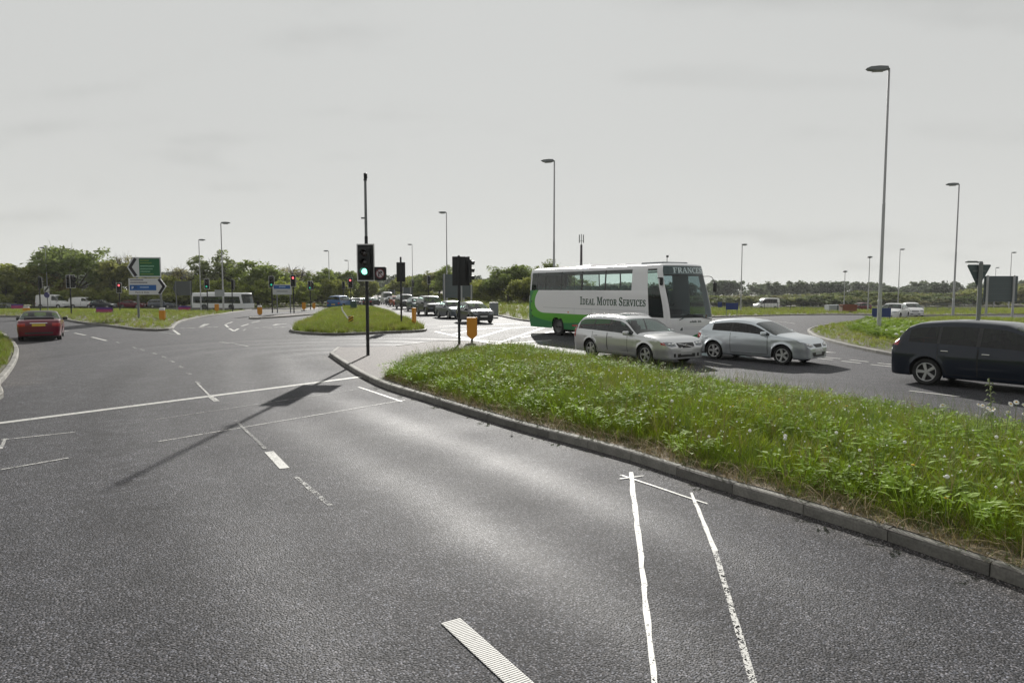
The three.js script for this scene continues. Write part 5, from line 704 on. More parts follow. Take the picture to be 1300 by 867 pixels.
const cabinet = (label, px, Z, w, h, d, mat) => { const b = atZ(px, Z); b.y += 0.12; const o = thing('roadside_cabinet', label, 'cabinet', b, 0.1); mesh('case', rbox(w, h, d, 0.03, 0, h / 2, 0), mat, o); mesh('door', rbox(w * 0.9, h * 0.82, 0.03, 0.01, 0, h * 0.5, d / 2 + 0.008), mat, o); mesh('roof', rbox(w * 1.06, 0.06, d * 1.1, 0.02, 0, h + 0.02, 0), mat, o); mesh('plinth', box(w * 1.04, 0.1, d * 1.04, 0, 0.03, 0), M.grey, o); };
cabinet('green control cabinet below the red signal', 449, 70, 0.62, 1.05, 0.4, M.green); cabinet('grey control cabinet beside the charcoal hatchback', 627, 60, 0.75, 1.1, 0.45, M.grey);
{ // brick enclosure
  const Z = 92, b = atZ(1076.5, Z); b.y -= 0.1; const k = Z / FOCAL, w = 17.5 * k, h = lift(387.5, Z) - b.y, o = thing('brick_enclosure', 'red brick enclosure beside the side road', 'enclosure', b, -0.1), n = Math.ceil(h / 0.15);
  const brk = std(lin(0.24, 0.085, 0.05), 0.9); mesh('wall', box(w - 0.04, h, 1.16, 0, h / 2, 0), std(lin(0.22, 0.16, 0.13), 0.95), o); const gs = []; for (let j = 0; j < n; j++) for (let i = 0; i < Math.floor(w / 0.45); i++) gs.push(box(0.43, 0.13, 0.05, -w / 2 + 0.25 + i * 0.45 + (j % 2 ? 0.1 : 0), 0.08 + j * 0.15, 0.59)); const m = mesh('brickwork', merge(gs), brk, o); m.userData.kind = 'stuff'; mesh('coping', box(w + 0.1, 0.06, 1.3, 0, h + 0.03, 0), brk, o);
  const Z2 = 100, b2 = atZ(1059, Z2); b2.y -= 0.1; const o2 = thing('storage_container', 'pale grey ribbed container beside the brick enclosure', 'container', b2, -0.05), w2 = 18 * Z2 / FOCAL, h2 = lift(387, Z2) - b2.y; mesh('case', box(w2, h2, 1.6, 0, h2 / 2, 0), std(lin(0.42, 0.45, 0.47), 0.6), o2); for (let q = 0; q < 9; q++) mesh('rib', box(0.07, h2 * 0.94, 0.05, -w2 / 2 + (q + 0.5) * w2 / 9, h2 / 2, 0.825), std(lin(0.36, 0.39, 0.41), 0.6), o2); mesh('door_bar', box(0.1, h2, 0.08, 0.2, h2 / 2, 0.83), M.pole, o2); }
function railing(label, a, b, h, step, mat) { // open metal railings: posts, rails and bars
  const d = b.clone().sub(a), l = Math.hypot(d.x, d.z), n = Math.round(l / step), o = thing('railing', label, 'railing', a, -Math.atan2(d.z, d.x)), y = (x) => hgt(a.x + d.x * x / l, a.z + d.z * x / l) - a.y; const bars = [];
  for (let k = 0; k <= n; k++) { const x = k * l / n; mesh('post', box(0.07, h, 0.07, x, y(x) + h / 2, 0), mat, o); if (k < n) { const x2 = (k + 1) * l / n, s = Math.atan2(y(x2) - y(x), x2 - x); for (const q of [0.12, 0.94]) mesh('rail', box(l / n - 0.07, 0.05, 0.04, (x + x2) / 2, (y(x) + y(x2)) / 2 + h * q, 0, 0, 0, s), mat, o); for (let m = 1; m < 9; m++) { const xx = mix(x, x2, m / 9); bars.push(box(0.028, h * 0.84, 0.028, xx, y(xx) + h * 0.53, 0)); } } }
  const m = mesh('bars', merge(bars), mat, o); m.userData.kind = 'stuff'; }
railing('dark open railings along the far verge beside the side road', atZ(902, 112), atZ(1052, 118), 1.5, 2.6, std(lin(0.04, 0.045, 0.05), 0.6));
railing('pale wire railings beyond the white hatchback', atZ(1176, 96), atZ(1246, 102), 1.4, 2.4, std(lin(0.22, 0.23, 0.22), 0.6));

// ------------------------------------------------------------------ grass, weeds, flowers
const leafMat = (c = lin(1), t = 0.5) => phys(c, { roughness: 0.75, transmission: t, thickness: 0, specularIntensity: 0.35 });
function bladeTuft(seed, n, spread, h, w, droop) {       // n bent blades
  const R = rng(seed), P = [], I = [];
  for (let k = 0; k < n; k++) {
    const a = R() * 6.283, r = spread * Math.sqrt(R()), bx = r * Math.cos(a), bz = r * Math.sin(a), L = h * (0.55 + 0.6 * R()), dir = R() * 6.283, lean = droop * (0.3 + R()), ww = w * (0.6 + 0.7 * R()), fx = -Math.sin(dir + R()), fz = Math.cos(dir + R()), seg = 3, o = P.length / 3;
    for (let q = 0; q <= seg; q++) { const t = q / seg, out = lean * L * t * t, y = L * (t - 0.28 * lean * t * t), cx = bx + Math.cos(dir) * out, cz = bz + Math.sin(dir) * out, hw = ww / 2 * (1 - 0.85 * t * t); if (q < seg) { P.push(cx - fx * hw, y, cz - fz * hw, cx + fx * hw, y, cz + fz * hw); } else P.push(cx, y, cz); }
    for (let q = 0; q < seg - 1; q++) { const i = o + q * 2; I.push(i, i + 1, i + 2, i + 1, i + 3, i + 2); } I.push(o + 4, o + 5, o + 6);
  }
  const g = new THREE.BufferGeometry(); g.setAttribute('position', new THREE.Float32BufferAttribute(P, 3)); g.setIndex(I); g.computeVertexNormals(); return g;
}
function leafTuft(seed, n, r, h, len, wid) {             // broad leaves on short stalks
  const R = rng(seed), P = [], I = [];
  for (let k = 0; k < n; k++) {
    const a = R() * 6.283, d = r * Math.sqrt(R()), y0 = h * (0.2 + 0.8 * R()), L = len * (0.6 + 0.7 * R()), W = wid * (0.6 + 0.7 * R()), dir = a + (R() - 0.5) * 1.5, up = -0.2 + 0.9 * R(), cx = d * Math.cos(a), cz = d * Math.sin(a), o = P.length / 3, cd = Math.cos(dir), sd = Math.sin(dir);
    const pt = (u, v, z) => P.push(cx + cd * u - sd * v, y0 + z, cz + sd * u + cd * v);
    pt(0, 0, 0); pt(L * 0.4, -W / 2, L * 0.4 * up + 0.1 * W); pt(L * 0.45, 0, L * 0.45 * up - 0.05 * W); pt(L * 0.4, W / 2, L * 0.4 * up + 0.1 * W); pt(L, 0, L * up * 0.7);
    I.push(o, o + 2, o + 1, o, o + 3, o + 2, o + 1, o + 2, o + 4, o + 2, o + 3, o + 4);
    P.push(0, 0, 0, cx, y0, cz, cx + 0.004, y0, cz + 0.004); I.push(o + 5, o + 6, o + 7);
  }
  const g = new THREE.BufferGeometry(); g.setAttribute('position', new THREE.Float32BufferAttribute(P, 3)); g.setIndex(I); g.computeVertexNormals(); return g;
}
function scatter(name, geos, mat, poly, count, seed, place, tint, parent) {     // `place(x, z, d, R)` gives [scale, y] or null
  const R = rng(seed), xs = poly.map((p) => p[0]), zs = poly.map((p) => p[1]), x0 = Math.min(...xs), x1 = Math.max(...xs), z0 = Math.min(...zs), z1 = Math.max(...zs), lists = geos.map(() => []);
  let tries = 0, n = 0; while (n < count && tries++ < count * 30) { const x = mix(x0, x1, R()), z = mix(z0, z1, R()); if (z > -3 || Math.abs(x / z) > 0.92 || !inPoly(x, z, poly)) continue; const d = edgeDist(x, z, poly), q = place(x, z, d, R); if (!q) continue; n++; lists[Math.floor(R() * geos.length)].push([x, q[1], z, q[0], R() * 6.283, tint(x, z, R), q[2] || 1]); }
  geos.forEach((g, k) => { const L = lists[k]; if (!L.length) return; const m = new THREE.InstancedMesh(g, mat, L.length), M4 = new THREE.Matrix4(), qn = new THREE.Quaternion(); L.forEach(([x, y, z, s, a, c, sy], i) => { qn.setFromAxisAngle(V(0, 1, 0), a); M4.compose(V(x, y, z), qn, V(s, s * sy, s)); m.setMatrixAt(i, M4); m.setColorAt(i, c); }); m.name = parent ? name : numbered(name); m.userData.kind = 'stuff'; if (!parent) { m.userData.label = name.replace(/_/g, ' '); } (parent || scene).add(m); });
  return n;
}
const greens = (x, z, R) => { const p = fbm(x * 0.7, z * 0.7, 91), q = R(), dry = q < 0.055 ? 1 : 0, b = 0.75 + 0.55 * R(); return dry ? lin(0.30 * b, 0.22 * b, 0.09 * b) : lin((0.195 + 0.15 * p) * b, (0.315 + 0.07 * p) * b, (0.018 + 0.008 * q) * b); };
const topA = (x, z) => hgt(x, z) + KERB_H + turfRise(x, z);
const G1 = [11, 12, 13, 14].map((s) => bladeTuft(s, 9, 0.06, 0.34, 0.0085, 0.8)), G2 = [21, 22].map((s) => bladeTuft(s, 5, 0.04, 0.62, 0.006, 0.45)), GL = [31, 32, 33].map((s) => leafTuft(s, 9, 0.10, 0.24, 0.085, 0.034));
const frontEdge = NEAR_KERB;
const bare = (x, z) => edgeDist(x, z, frontEdge, true) + 0.45 * (fbm(x * 1.6, z * 1.6, 71) - 0.5);
const tuftH = (x, z, R) => 0.55 + 0.75 * fbm(x * 0.55, z * 0.55, 73) + 0.25 * R();
scatter('long_grass', G1, leafMat(), TURF_A, 40000, 101, (x, z, d, R) => { const b = bare(x, z); if (b < 0.30 || (b < 0.6 && R() > (b - 0.25) / 0.4)) return null; return [tuftH(x, z, R) * mix(0.45, 1, sstep(0.3, 1.1, Math.min(b, d + 0.5))), topA(x, z) - 0.01]; }, greens, ISL_A.g);
scatter('short_grass', [41, 42].map((s) => bladeTuft(s, 8, 0.07, 0.12, 0.008, 0.9)), leafMat(), TURF_A, 5500, 102, (x, z, d, R) => { const b = bare(x, z); if (b > 0.8 || R() > 0.25 + b) return null; return [0.5 + 0.7 * R(), topA(x, z) - 0.01]; }, (x, z, R) => { const b = 0.7 + 0.6 * R(); return R() < 0.42 ? lin(0.27 * b, 0.215 * b, 0.10 * b) : lin(0.12 * b, 0.155 * b, 0.04 * b); }, ISL_A.g);
scatter('seeding_grass_stems', G2, leafMat(lin(1), 0.3), TURF_A, 3600, 103, (x, z, d, R) => bare(x, z) < 0.7 ? null : [0.65 + 0.55 * R(), topA(x, z)], (x, z, R) => { const b = 0.8 + 0.4 * R(); return R() < 0.35 ? lin(0.26 * b, 0.21 * b, 0.10 * b) : lin(0.13 * b, 0.20 * b, 0.05 * b); }, ISL_A.g);
scatter('broad_leaved_weeds', GL, leafMat(lin(1), 0.45), TURF_A, 3000, 104, (x, z, d, R) => bare(x, z) < 0.4 || fbm(x * 0.8, z * 0.8, 77) < 0.42 ? null : [0.7 + 0.9 * R(), topA(x, z)], (x, z, R) => { const b = 0.75 + 0.6 * R(); return lin(0.24 * b, 0.36 * b, 0.028 * b); }, ISL_A.g);
// grit and dead stalks on the bare strip behind the kerb
scatter('grit', [new THREE.IcosahedronGeometry(0.012, 0).scale(1, 0.6, 1.2), new THREE.IcosahedronGeometry(0.02, 0).scale(1.3, 0.5, 1)], std(lin(1), 0.9), TURF_A, 5000, 105, (x, z, d, R) => bare(x, z) > 0.62 ? null : [0.4 + 1.0 * R(), topA(x, z)], (x, z, R) => { const b = 0.5 + R(); return lin(0.20 * b, 0.175 * b, 0.14 * b); }, ISL_A.g);
scatter('dead_stalks', [61, 62].map((s) => bladeTuft(s, 3, 0.08, 0.22, 0.006, 1.9)), std(lin(1), 0.9), TURF_A, 1500, 106, (x, z, d, R) => bare(x, z) > 0.75 ? null : [0.5 + R(), topA(x, z)], (x, z, R) => { const b = 0.7 + 0.5 * R(); return lin(0.34 * b, 0.26 * b, 0.14 * b); }, ISL_A.g);
scatter('small_white_flowers', [new THREE.IcosahedronGeometry(0.011, 0)], std(lin(0.82, 0.82, 0.78), 0.8), TURF_A, 1300, 107, (x, z, d, R) => bare(x, z) < 0.6 ? null : [0.6 + 0.8 * R(), topA(x, z) + 0.22 + 0.2 * R()], () => lin(1), ISL_A.g);
// flowers one can point at
const clockProto = (() => { const o = thing('dandelion_clock', 'dandelion seed head standing in the long grass', 'flower', null, 0, 'dandelion seed heads in the long grass'); mesh('stem', cyl(0.003, 0.0025, 0.34, 0, 0.17, 0, 0, 0, 0, 5), std(lin(0.14, 0.18, 0.06), 0.8), o); mesh('seed_head', T(new THREE.IcosahedronGeometry(0.018, 2), 0, 0.35, 0), phys(lin(0.80, 0.80, 0.78), { roughness: 1, transmission: 0.3, thickness: 0 }), o); return o; })();
{ const R = rng(555); let k = 0, tries = 0; const P0 = [[346, 0], [0, 0]]; const pts = [[712, 452], [640, 470], [725, 470], [597, 477], [650, 490], [772, 475], [788, 480], [822, 512], [853, 512], [1001, 552], [1059, 546], [1205, 597], [997, 550], [966, 567], [1020, 625], [970, 590], [735, 495], [585, 470], [560, 462], [628, 458], [690, 456], [1190, 620], [1098, 600], [900, 540], [880, 556], [820, 540], [757, 520], [1265, 560], [1240, 640], [930, 600], [1150, 560], [1090, 560], [760, 455], [830, 490], [950, 540], [1030, 590], [700, 520], [680, 490], [1120, 650], [1210, 680]];
  for (const [px, py] of pts) { const r = ray(px, py), t = (KERB_H + 0.5 - EYE) / r.y, x = r.x * t, z = r.z * t; if (!inPoly(x, z, TURF_A)) continue; const pos = V(x, topA(x, z), z), o = k++ ? copyOf(clockProto, clockProto.userData.label, pos, R() * 6, clockProto.userData.group) : clockProto; o.position.copy(pos); o.rotation.set((R() - 0.5) * 0.25, R() * 6, (R() - 0.5) * 0.25); o.scale.setScalar(0.9 + 0.45 * R()); } }
const yellowProto = (() => { const o = thing('yellow_flower', 'yellow dandelion flower in the long grass', 'flower', null, 0, 'yellow flowers in the long grass'); mesh('stem', cyl(0.003, 0.003, 0.3, 0, 0.15, 0, 0, 0, 0, 5), std(lin(0.14, 0.18, 0.06), 0.8), o); mesh('bloom', T(new THREE.SphereGeometry(0.018, 10, 5).scale(1, 0.45, 1), 0, 0.31, 0), std(lin(0.70, 0.42, 0.02), 0.8), o); return o; })();
{ const R = rng(556); let k = 0; for (const [px, py] of [[936, 500], [1050, 556], [1203, 616], [931, 518], [812, 500], [1075, 520], [770, 560], [700, 545], [850, 545], [1160, 585], [880, 520], [990, 510]]) { const r = ray(px, py), t = (KERB_H + 0.45 - EYE) / r.y, x = r.x * t, z = r.z * t; if (!inPoly(x, z, TURF_A)) continue; const pos = V(x, topA(x, z), z), o = k++ ? copyOf(yellowProto, yellowProto.userData.label, pos, R() * 6, yellowProto.userData.group) : yellowProto; o.position.copy(pos); o.scale.setScalar(0.8 + 0.5 * R()); } }
const daisyProto = (() => { const o = thing('oxeye_daisy', 'tall white daisy leaning over the far edge of the grass near the people carrier', 'flower', null, 0, 'white daisies at the edge of the grass'); mesh('stem', cyl(0.003, 0.0025, 0.6, 0, 0.3, 0, 0, 0, 0, 5), std(lin(0.12, 0.17, 0.05), 0.8), o); const gs = []; for (let q = 0; q < 12; q++) { const a = q / 12 * 6.283; gs.push(T(new THREE.SphereGeometry(0.009, 6, 4).scale(1.6, 0.2, 0.6), 0.017, 0, 0).rotateY(a)); } const f = mesh('petals', T(merge(gs), 0, 0.61, 0, 0.9, 0, 0), leafMat(lin(0.85, 0.85, 0.84), 0.3), o); f.position.set(0, 0.23, -0.48); f.position.set(0, 0, 0); mesh('flower_centre', T(new THREE.SphereGeometry(0.012, 8, 6).scale(1, 0.6, 1), 0, 0.615, 0), std(lin(0.6, 0.35, 0.02), 0.8), o); return o; })();
{ const R = rng(557); let k = 0; for (const [px, py] of [[1243, 517], [1243, 524], [1258, 518], [1260, 516], [1254, 524], [1274, 529], [1278, 529], [1295, 527], [1299, 525], [1206, 532], [1244, 529], [1258, 528], [1289, 529], [1191, 527]]) { const r = ray(px, py), t = (KERB_H + 0.68 - EYE) / r.y, x = r.x * t, z = r.z * t, pos = V(x, topA(x, z), z), o = k++ ? copyOf(daisyProto, daisyProto.userData.label, pos, R() * 6, daisyProto.userData.group) : daisyProto; o.position.copy(pos); o.rotation.set((R() - 0.5) * 0.2, R() * 6, (R() - 0.5) * 0.2); o.scale.setScalar(0.85 + 0.4 * R()); } }
{ const r = ray(1257, 545), t = (0.35 - EYE) / r.y, x = r.x * t, z = r.z * t, o = thing('tall_weed', 'tall leafy weed rising above the grass in front of the people carrier', 'plant', V(x, topA(x, z) - 0.02, z), 0.3), R = rng(99); mesh('stem', new THREE.TubeGeometry(new THREE.CatmullRomCurve3([V(0, 0, 0), V(0.01, 0.3, 0), V(-0.01, 0.65, 0.01), V(-0.06, 0.98, 0)]), 14, 0.006, 5), std(lin(0.13, 0.15, 0.05), 0.8), o); for (let q = 0; q < 26; q++) { const h = 0.25 + 0.72 * (q / 26), a = q * 2.4, L = 0.10 * (1.2 - 0.6 * q / 26); const g = new THREE.BufferGeometry(); g.setAttribute('position', new THREE.Float32BufferAttribute([0, 0, 0, L * 0.5, 0.02, -L * 0.22, L * 0.55, 0.035, 0, L * 0.5, 0.02, L * 0.22, L, -0.005, 0], 3)); g.setIndex([0, 2, 1, 0, 3, 2, 1, 2, 4, 2, 3, 4]); g.rotateY(a); g.translate(h > 0.6 ? -(h - 0.6) * 0.15 : 0, h, 0); g.computeVertexNormals(); mesh('leaf', g, leafMat(lin(0.14, 0.19, 0.045)), o); } }

// the other verges: coarser tufts
const F1 = [51, 52, 53].map((s) => bladeTuft(s, 14, 0.16, 0.34, 0.016, 0.8)), FL = [71, 72].map((s) => leafTuft(s, 12, 0.22, 0.26, 0.24, 0.11));
const olive = (k) => (x, z, R) => { const p = fbm(x * 0.3, z * 0.3, 93), b = k * (0.75 + 0.5 * R()); return R() < 0.10 ? lin(0.25 * b, 0.205 * b, 0.09 * b) : lin((0.20 + 0.10 * p) * b, (0.28 + 0.05 * p) * b, 0.044 * b); };
const rise = (P, bump) => (x, z, d) => hgt(x, z) + KERB_H - 0.04 + bump * sstep(0.1, 2.2, d);
const turfOn = (isl, bump, count, seed, lo, hi, tint, bareW = 0.25, geos = F1, nm = 'long_grass') => scatter(nm, geos, leafMat(), isl.poly, count, seed, (x, z, d, R) => d < bareW || (-z > 110 && R() > 0.5) ? null : [mix(lo, hi, R()) * (0.6 + 0.7 * fbm(x * 0.25, z * 0.25, 78)), rise(isl.poly, bump)(x, z, d)], tint, isl.g);
turfOn(ISL_B, 0.12, 9000, 201, 0.8, 1.5, olive(0.95)); turfOn(ISL_C, 0.1, 15000, 202, 0.45, 0.95, olive(1.0)); turfOn(ISL_D, 0.1, 5000, 203, 0.5, 1.0, olive(0.9)); turfOn(ISL_F, 0.05, 22000, 205, 0.8, 1.6, olive(1.0)); turfOn(ISL_H, 0.05, 9000, 206, 0.9, 1.8, olive(1.05));
scatter('long_grass', F1, leafMat(), ISL_E.poly, 9000, 204, (x, z, d, R) => d < 0.3 || -z > 75 || R() > 0.45 + d * 0.4 ? null : [mix(0.3, 0.8, R()), rise(ISL_E.poly, 0.14)(x, z, d)], olive(1.05), ISL_E.g);
scatter('leafy_weeds', FL, leafMat(lin(1), 0.5), ISL_E.poly, 2600, 207, (x, z, d, R) => d < 1.5 + 1.4 * fbm(x * 0.5, z * 0.5, 79) || -z > 48 || x > 24 ? null : [0.6 + 0.8 * R(), rise(ISL_E.poly, 0.14)(x, z, d)], (x, z, R) => { const b = 0.8 + 0.6 * R(); return lin(0.25 * b, 0.35 * b, 0.045 * b); }, ISL_E.g);
scatter('white_blooms', [new THREE.IcosahedronGeometry(0.075, 1).scale(1, 0.6, 1)], std(lin(0.72, 0.74, 0.68), 0.8), ISL_E.poly, 34, 208, (x, z, d, R) => d < 1.6 || -z > 44 || x > 23 ? null : [0.6 + 0.6 * R(), rise(ISL_E.poly, 0.14)(x, z, d) + 0.3 + 0.12 * R()], () => lin(1), ISL_E.g);

// ------------------------------------------------------------------ trees
M.bark = std(lin(0.075, 0.062, 0.05), 0.95);
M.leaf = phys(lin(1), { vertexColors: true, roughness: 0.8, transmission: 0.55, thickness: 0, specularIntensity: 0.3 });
function treeGeo(seed, K) {      // K: H height, rx crown radius, y0 crown base, cl clusters, per leaves a cluster, ls leaf size, col, lobes
  const R = rng(seed), wood = [], P = [], C = [], I = [];
  const seg = (a, b, r0, r1) => { const d = b.clone().sub(a), l = d.length(), g = new THREE.CylinderGeometry(r1, r0, l, 6, 1, true); g.translate(0, l / 2, 0); g.applyQuaternion(new THREE.Quaternion().setFromUnitVectors(V(0, 1, 0), d.normalize())); g.translate(a.x, a.y, a.z); wood.push(g); };
  const H = K.H, cy = (K.y0 + H) / 2, ry = (H - K.y0) / 2, fork = V((R() - 0.5) * 0.5, K.y0 + ry * 0.35, (R() - 0.5) * 0.5);
  seg(V(0, -0.3, 0), V(fork.x * 0.5, fork.y * 0.5, fork.z * 0.5), H * 0.032, H * 0.026); seg(V(fork.x * 0.5, fork.y * 0.5, fork.z * 0.5), fork, H * 0.026, H * 0.02);
  const lobes = []; for (let k = 0; k < K.lobes; k++) { const a = k / K.lobes * 6.283 + R(), e = -0.5 + 1.5 * R(), rr = 0.62 + 0.3 * R(); lobes.push([V(Math.cos(a) * K.rx * rr * Math.cos(e * 0.9), cy + Math.sin(e) * ry * 0.72, Math.sin(a) * K.rx * rr * Math.cos(e * 0.9)), 0.30 + 0.22 * R()]); } lobes.push([V((R() - 0.5) * K.rx * 0.4, H - ry * 0.38, (R() - 0.5) * K.rx * 0.4), 0.40]); lobes.push([V(0, cy, 0), 0.5]);
  for (const [c, s] of lobes) { const mid = fork.clone().lerp(c, 0.5).add(V((R() - 0.5) * 0.6, (R() - 0.3) * 0.6, (R() - 0.5) * 0.6)); seg(fork, mid, H * 0.012, H * 0.008); seg(mid, c, H * 0.008, H * 0.004); for (let q = 0; q < K.twigs; q++) { const d = V(R() - 0.5, R() - 0.25, R() - 0.5).normalize().multiplyScalar(K.rx * s * (0.8 + 0.6 * R())); seg(mid.clone().lerp(c, 0.3 + 0.7 * R()), c.clone().add(d), H * 0.004, H * 0.0012); } }
  for (let k = 0; k < K.cl; k++) {
    const [c, s] = lobes[Math.floor(R() * lobes.length)]; const d = V(R() * 2 - 1, R() * 2 - 1, R() * 2 - 1); if (d.length() > 1) { k--; continue; } d.normalize().multiplyScalar(0.55 + 0.5 * R());
    const p = V(c.x + d.x * K.rx * s, c.y + d.y * ry * s * 1.05, c.z + d.z * K.rx * s); if (p.y < Math.max(0.1, K.y0 * 0.6)) continue; const tone = 0.72 + 0.56 * R(), cr = K.rx * 0.13 * (0.7 + 0.6 * R());
    for (let q = 0; q < K.per; q++) { const v = V(R() * 2 - 1, (R() * 2 - 1) * 0.75, R() * 2 - 1).multiplyScalar(cr), o = p.clone().add(v), n = V(R() * 2 - 1, R() * 2 - 0.4, R() * 2 - 1).normalize(), t = V(R() - 0.5, R() - 0.5, R() - 0.5).cross(n).normalize(), b = n.clone().cross(t), l = K.ls * (0.6 + 0.8 * R()), i = P.length / 3; const pt = (u, w) => { P.push(o.x + t.x * u + b.x * w, o.y + t.y * u + b.y * w, o.z + t.z * u + b.z * w); const m = tone * (0.8 + 0.4 * R()); C.push(K.col[0] * m, K.col[1] * m, K.col[2] * m); }; pt(-l, 0); pt(-0.1 * l, -l * 0.5); pt(l, 0); pt(0.1 * l, l * 0.5); I.push(i, i + 1, i + 2, i, i + 2, i + 3); }
  }
  const g = new THREE.BufferGeometry(); g.setAttribute('position', new THREE.Float32BufferAttribute(P, 3)); g.setAttribute('color', new THREE.Float32BufferAttribute(C, 3)); g.setIndex(I); g.computeVertexNormals();
  return { wood: merge(wood), crown: g, H, rx: K.rx };
}
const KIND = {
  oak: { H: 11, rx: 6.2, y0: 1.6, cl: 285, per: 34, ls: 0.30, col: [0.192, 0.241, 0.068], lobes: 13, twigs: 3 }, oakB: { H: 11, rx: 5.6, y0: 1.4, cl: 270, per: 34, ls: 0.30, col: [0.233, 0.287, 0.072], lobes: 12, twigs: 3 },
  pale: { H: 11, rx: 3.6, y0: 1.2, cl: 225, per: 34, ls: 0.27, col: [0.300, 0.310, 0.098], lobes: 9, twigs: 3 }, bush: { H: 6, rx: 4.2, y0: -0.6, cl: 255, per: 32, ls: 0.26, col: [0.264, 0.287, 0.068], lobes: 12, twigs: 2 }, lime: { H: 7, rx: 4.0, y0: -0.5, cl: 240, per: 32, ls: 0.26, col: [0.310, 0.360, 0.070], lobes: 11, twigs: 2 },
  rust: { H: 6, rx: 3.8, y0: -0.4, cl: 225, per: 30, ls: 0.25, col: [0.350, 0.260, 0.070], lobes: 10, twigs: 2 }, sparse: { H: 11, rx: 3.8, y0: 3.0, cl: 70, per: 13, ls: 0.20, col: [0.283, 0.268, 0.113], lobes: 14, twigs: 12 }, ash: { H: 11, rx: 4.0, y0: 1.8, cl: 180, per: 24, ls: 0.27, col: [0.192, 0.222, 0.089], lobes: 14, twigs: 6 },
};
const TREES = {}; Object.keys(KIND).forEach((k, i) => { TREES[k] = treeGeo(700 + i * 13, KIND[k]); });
function plantTree(kind, label, px, Z, top, wpx, group, base = 0) {
  const g = TREES[kind], b = atZ(px, Z); b.y += base; const h = lift(top, Z) - b.y, r = wpx / 2 * Z / FOCAL, R = rng(Math.floor(px * 31 + Z * 7)), o = thing(/bush|lime|rust/.test(kind) && h < 6.5 ? 'shrub' : 'tree', label, h < 6.5 && /bush|lime|rust/.test(kind) ? 'shrub' : 'tree', b, R() * 6.283, group);
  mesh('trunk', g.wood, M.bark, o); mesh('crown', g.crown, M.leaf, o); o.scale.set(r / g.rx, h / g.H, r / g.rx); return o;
}
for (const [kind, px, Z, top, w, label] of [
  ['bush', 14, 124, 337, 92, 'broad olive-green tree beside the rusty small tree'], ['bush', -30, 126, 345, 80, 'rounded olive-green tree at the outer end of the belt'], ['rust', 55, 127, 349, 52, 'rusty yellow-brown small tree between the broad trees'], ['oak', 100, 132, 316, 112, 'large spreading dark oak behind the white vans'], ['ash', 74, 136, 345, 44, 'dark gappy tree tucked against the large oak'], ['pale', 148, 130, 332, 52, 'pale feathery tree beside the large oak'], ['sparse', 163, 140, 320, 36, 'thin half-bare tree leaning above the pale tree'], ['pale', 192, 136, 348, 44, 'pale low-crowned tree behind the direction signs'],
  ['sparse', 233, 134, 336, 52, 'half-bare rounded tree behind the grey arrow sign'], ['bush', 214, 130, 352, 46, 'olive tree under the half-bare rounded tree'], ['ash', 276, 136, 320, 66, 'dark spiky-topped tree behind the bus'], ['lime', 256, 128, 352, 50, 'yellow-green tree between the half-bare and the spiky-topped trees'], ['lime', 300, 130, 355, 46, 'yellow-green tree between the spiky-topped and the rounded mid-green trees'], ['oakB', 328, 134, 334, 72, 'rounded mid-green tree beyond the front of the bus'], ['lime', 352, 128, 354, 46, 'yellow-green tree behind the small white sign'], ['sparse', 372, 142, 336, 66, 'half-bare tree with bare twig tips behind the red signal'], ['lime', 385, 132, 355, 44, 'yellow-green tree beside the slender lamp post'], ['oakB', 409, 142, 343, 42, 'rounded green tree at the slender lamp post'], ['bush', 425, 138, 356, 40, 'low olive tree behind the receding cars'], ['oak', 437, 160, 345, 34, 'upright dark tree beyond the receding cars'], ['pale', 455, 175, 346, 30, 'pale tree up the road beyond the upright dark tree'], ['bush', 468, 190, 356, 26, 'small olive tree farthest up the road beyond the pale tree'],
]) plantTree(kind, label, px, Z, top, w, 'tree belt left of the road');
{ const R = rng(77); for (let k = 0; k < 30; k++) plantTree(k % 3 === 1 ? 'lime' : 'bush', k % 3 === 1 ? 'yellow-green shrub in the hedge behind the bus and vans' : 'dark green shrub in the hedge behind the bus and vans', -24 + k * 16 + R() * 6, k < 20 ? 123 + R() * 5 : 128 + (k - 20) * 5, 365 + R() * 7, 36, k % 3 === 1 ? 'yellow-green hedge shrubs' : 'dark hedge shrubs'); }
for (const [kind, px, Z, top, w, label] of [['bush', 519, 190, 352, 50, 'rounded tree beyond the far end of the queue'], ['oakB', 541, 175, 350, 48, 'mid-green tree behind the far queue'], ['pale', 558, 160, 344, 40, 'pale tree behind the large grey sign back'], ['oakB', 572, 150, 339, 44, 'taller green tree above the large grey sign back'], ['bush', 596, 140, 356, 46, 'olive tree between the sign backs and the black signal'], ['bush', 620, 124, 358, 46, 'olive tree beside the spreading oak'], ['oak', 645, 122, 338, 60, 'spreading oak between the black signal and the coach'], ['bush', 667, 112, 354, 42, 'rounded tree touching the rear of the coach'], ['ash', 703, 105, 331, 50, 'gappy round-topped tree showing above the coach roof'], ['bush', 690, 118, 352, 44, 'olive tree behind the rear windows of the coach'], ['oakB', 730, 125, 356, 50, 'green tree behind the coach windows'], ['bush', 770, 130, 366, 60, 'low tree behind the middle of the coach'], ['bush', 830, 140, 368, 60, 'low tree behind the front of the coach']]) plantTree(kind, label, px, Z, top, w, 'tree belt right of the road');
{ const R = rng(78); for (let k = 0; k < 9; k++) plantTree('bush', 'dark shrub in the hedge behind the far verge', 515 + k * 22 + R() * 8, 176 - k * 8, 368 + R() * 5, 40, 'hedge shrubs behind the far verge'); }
for (const [px, top, w, label] of [[480, 369, 22, 'small hazy tree at the far end of the road beside the camera pole'], [490, 364, 16, 'upright hazy tree closing the far end of the road'], [502, 367, 26, 'broad hazy tree at the far end of the road behind the queue']]) plantTree('oakB', label, px, 285, top, w, 'trees at the far end of the road');
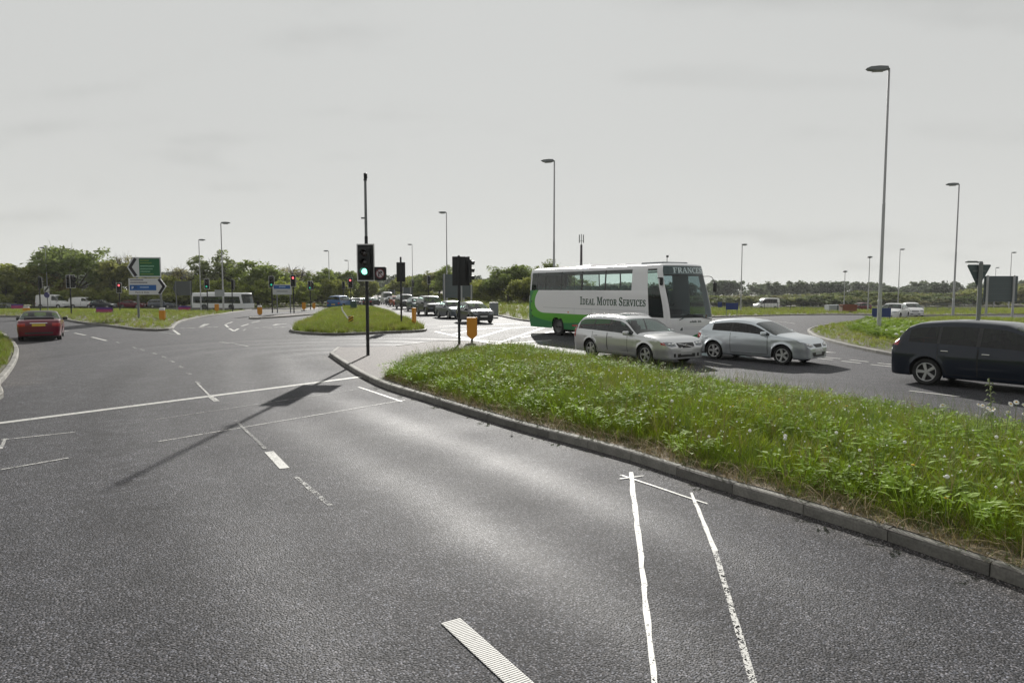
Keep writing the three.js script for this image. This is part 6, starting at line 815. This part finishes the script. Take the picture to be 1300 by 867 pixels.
// far woods that read as one mass
function wood(name, list, seed, cols) {
  const gs = [0, 1].map((s) => treeGeo(seed + s, { H: 8, rx: 4.5, y0: 0.3, cl: 90, per: 14, ls: 0.50, col: [1, 1, 1], lobes: 11, twigs: 0 }).crown); const R = rng(seed); const lists = [[], []]; list(R, (x, z, h, r, y) => lists[Math.floor(R() * 2)].push([x, z, h, r, y]));
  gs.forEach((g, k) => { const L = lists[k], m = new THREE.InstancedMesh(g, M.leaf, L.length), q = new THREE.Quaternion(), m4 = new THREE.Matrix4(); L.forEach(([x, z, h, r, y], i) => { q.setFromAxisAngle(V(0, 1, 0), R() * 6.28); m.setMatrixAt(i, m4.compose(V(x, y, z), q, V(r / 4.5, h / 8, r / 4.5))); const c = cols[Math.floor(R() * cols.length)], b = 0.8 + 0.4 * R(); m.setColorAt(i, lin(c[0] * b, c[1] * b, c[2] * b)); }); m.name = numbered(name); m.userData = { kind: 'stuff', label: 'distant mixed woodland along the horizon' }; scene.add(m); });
}
const woodTop = mono([[840, 374], [920, 376], [965, 375], [1010, 374], [1060, 372.5], [1090, 370], [1140, 371.5], [1200, 372.5], [1230, 368], [1270, 364], [1320, 358], [1420, 356]]);
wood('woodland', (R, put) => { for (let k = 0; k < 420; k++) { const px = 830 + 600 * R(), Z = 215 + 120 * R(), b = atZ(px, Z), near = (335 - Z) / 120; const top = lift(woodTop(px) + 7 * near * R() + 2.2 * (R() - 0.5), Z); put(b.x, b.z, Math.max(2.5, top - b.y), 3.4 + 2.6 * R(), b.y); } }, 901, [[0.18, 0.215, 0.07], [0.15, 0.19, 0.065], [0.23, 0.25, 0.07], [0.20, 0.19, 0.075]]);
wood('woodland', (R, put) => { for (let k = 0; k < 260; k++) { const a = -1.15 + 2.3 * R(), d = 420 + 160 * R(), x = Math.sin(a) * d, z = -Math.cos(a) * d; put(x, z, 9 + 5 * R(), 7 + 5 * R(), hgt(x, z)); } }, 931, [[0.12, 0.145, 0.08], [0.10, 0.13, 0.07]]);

scene.fog = new THREE.FogExp2(new THREE.Color().setRGB(0.80, 0.82, 0.82), 0.0002);   // thin summer haze

scene.traverse((o) => { if (o.isMesh) { o.castShadow = true; o.receiveShadow = true; } });
scene.updateMatrixWorld(true);
renderer.render(scene, camera);
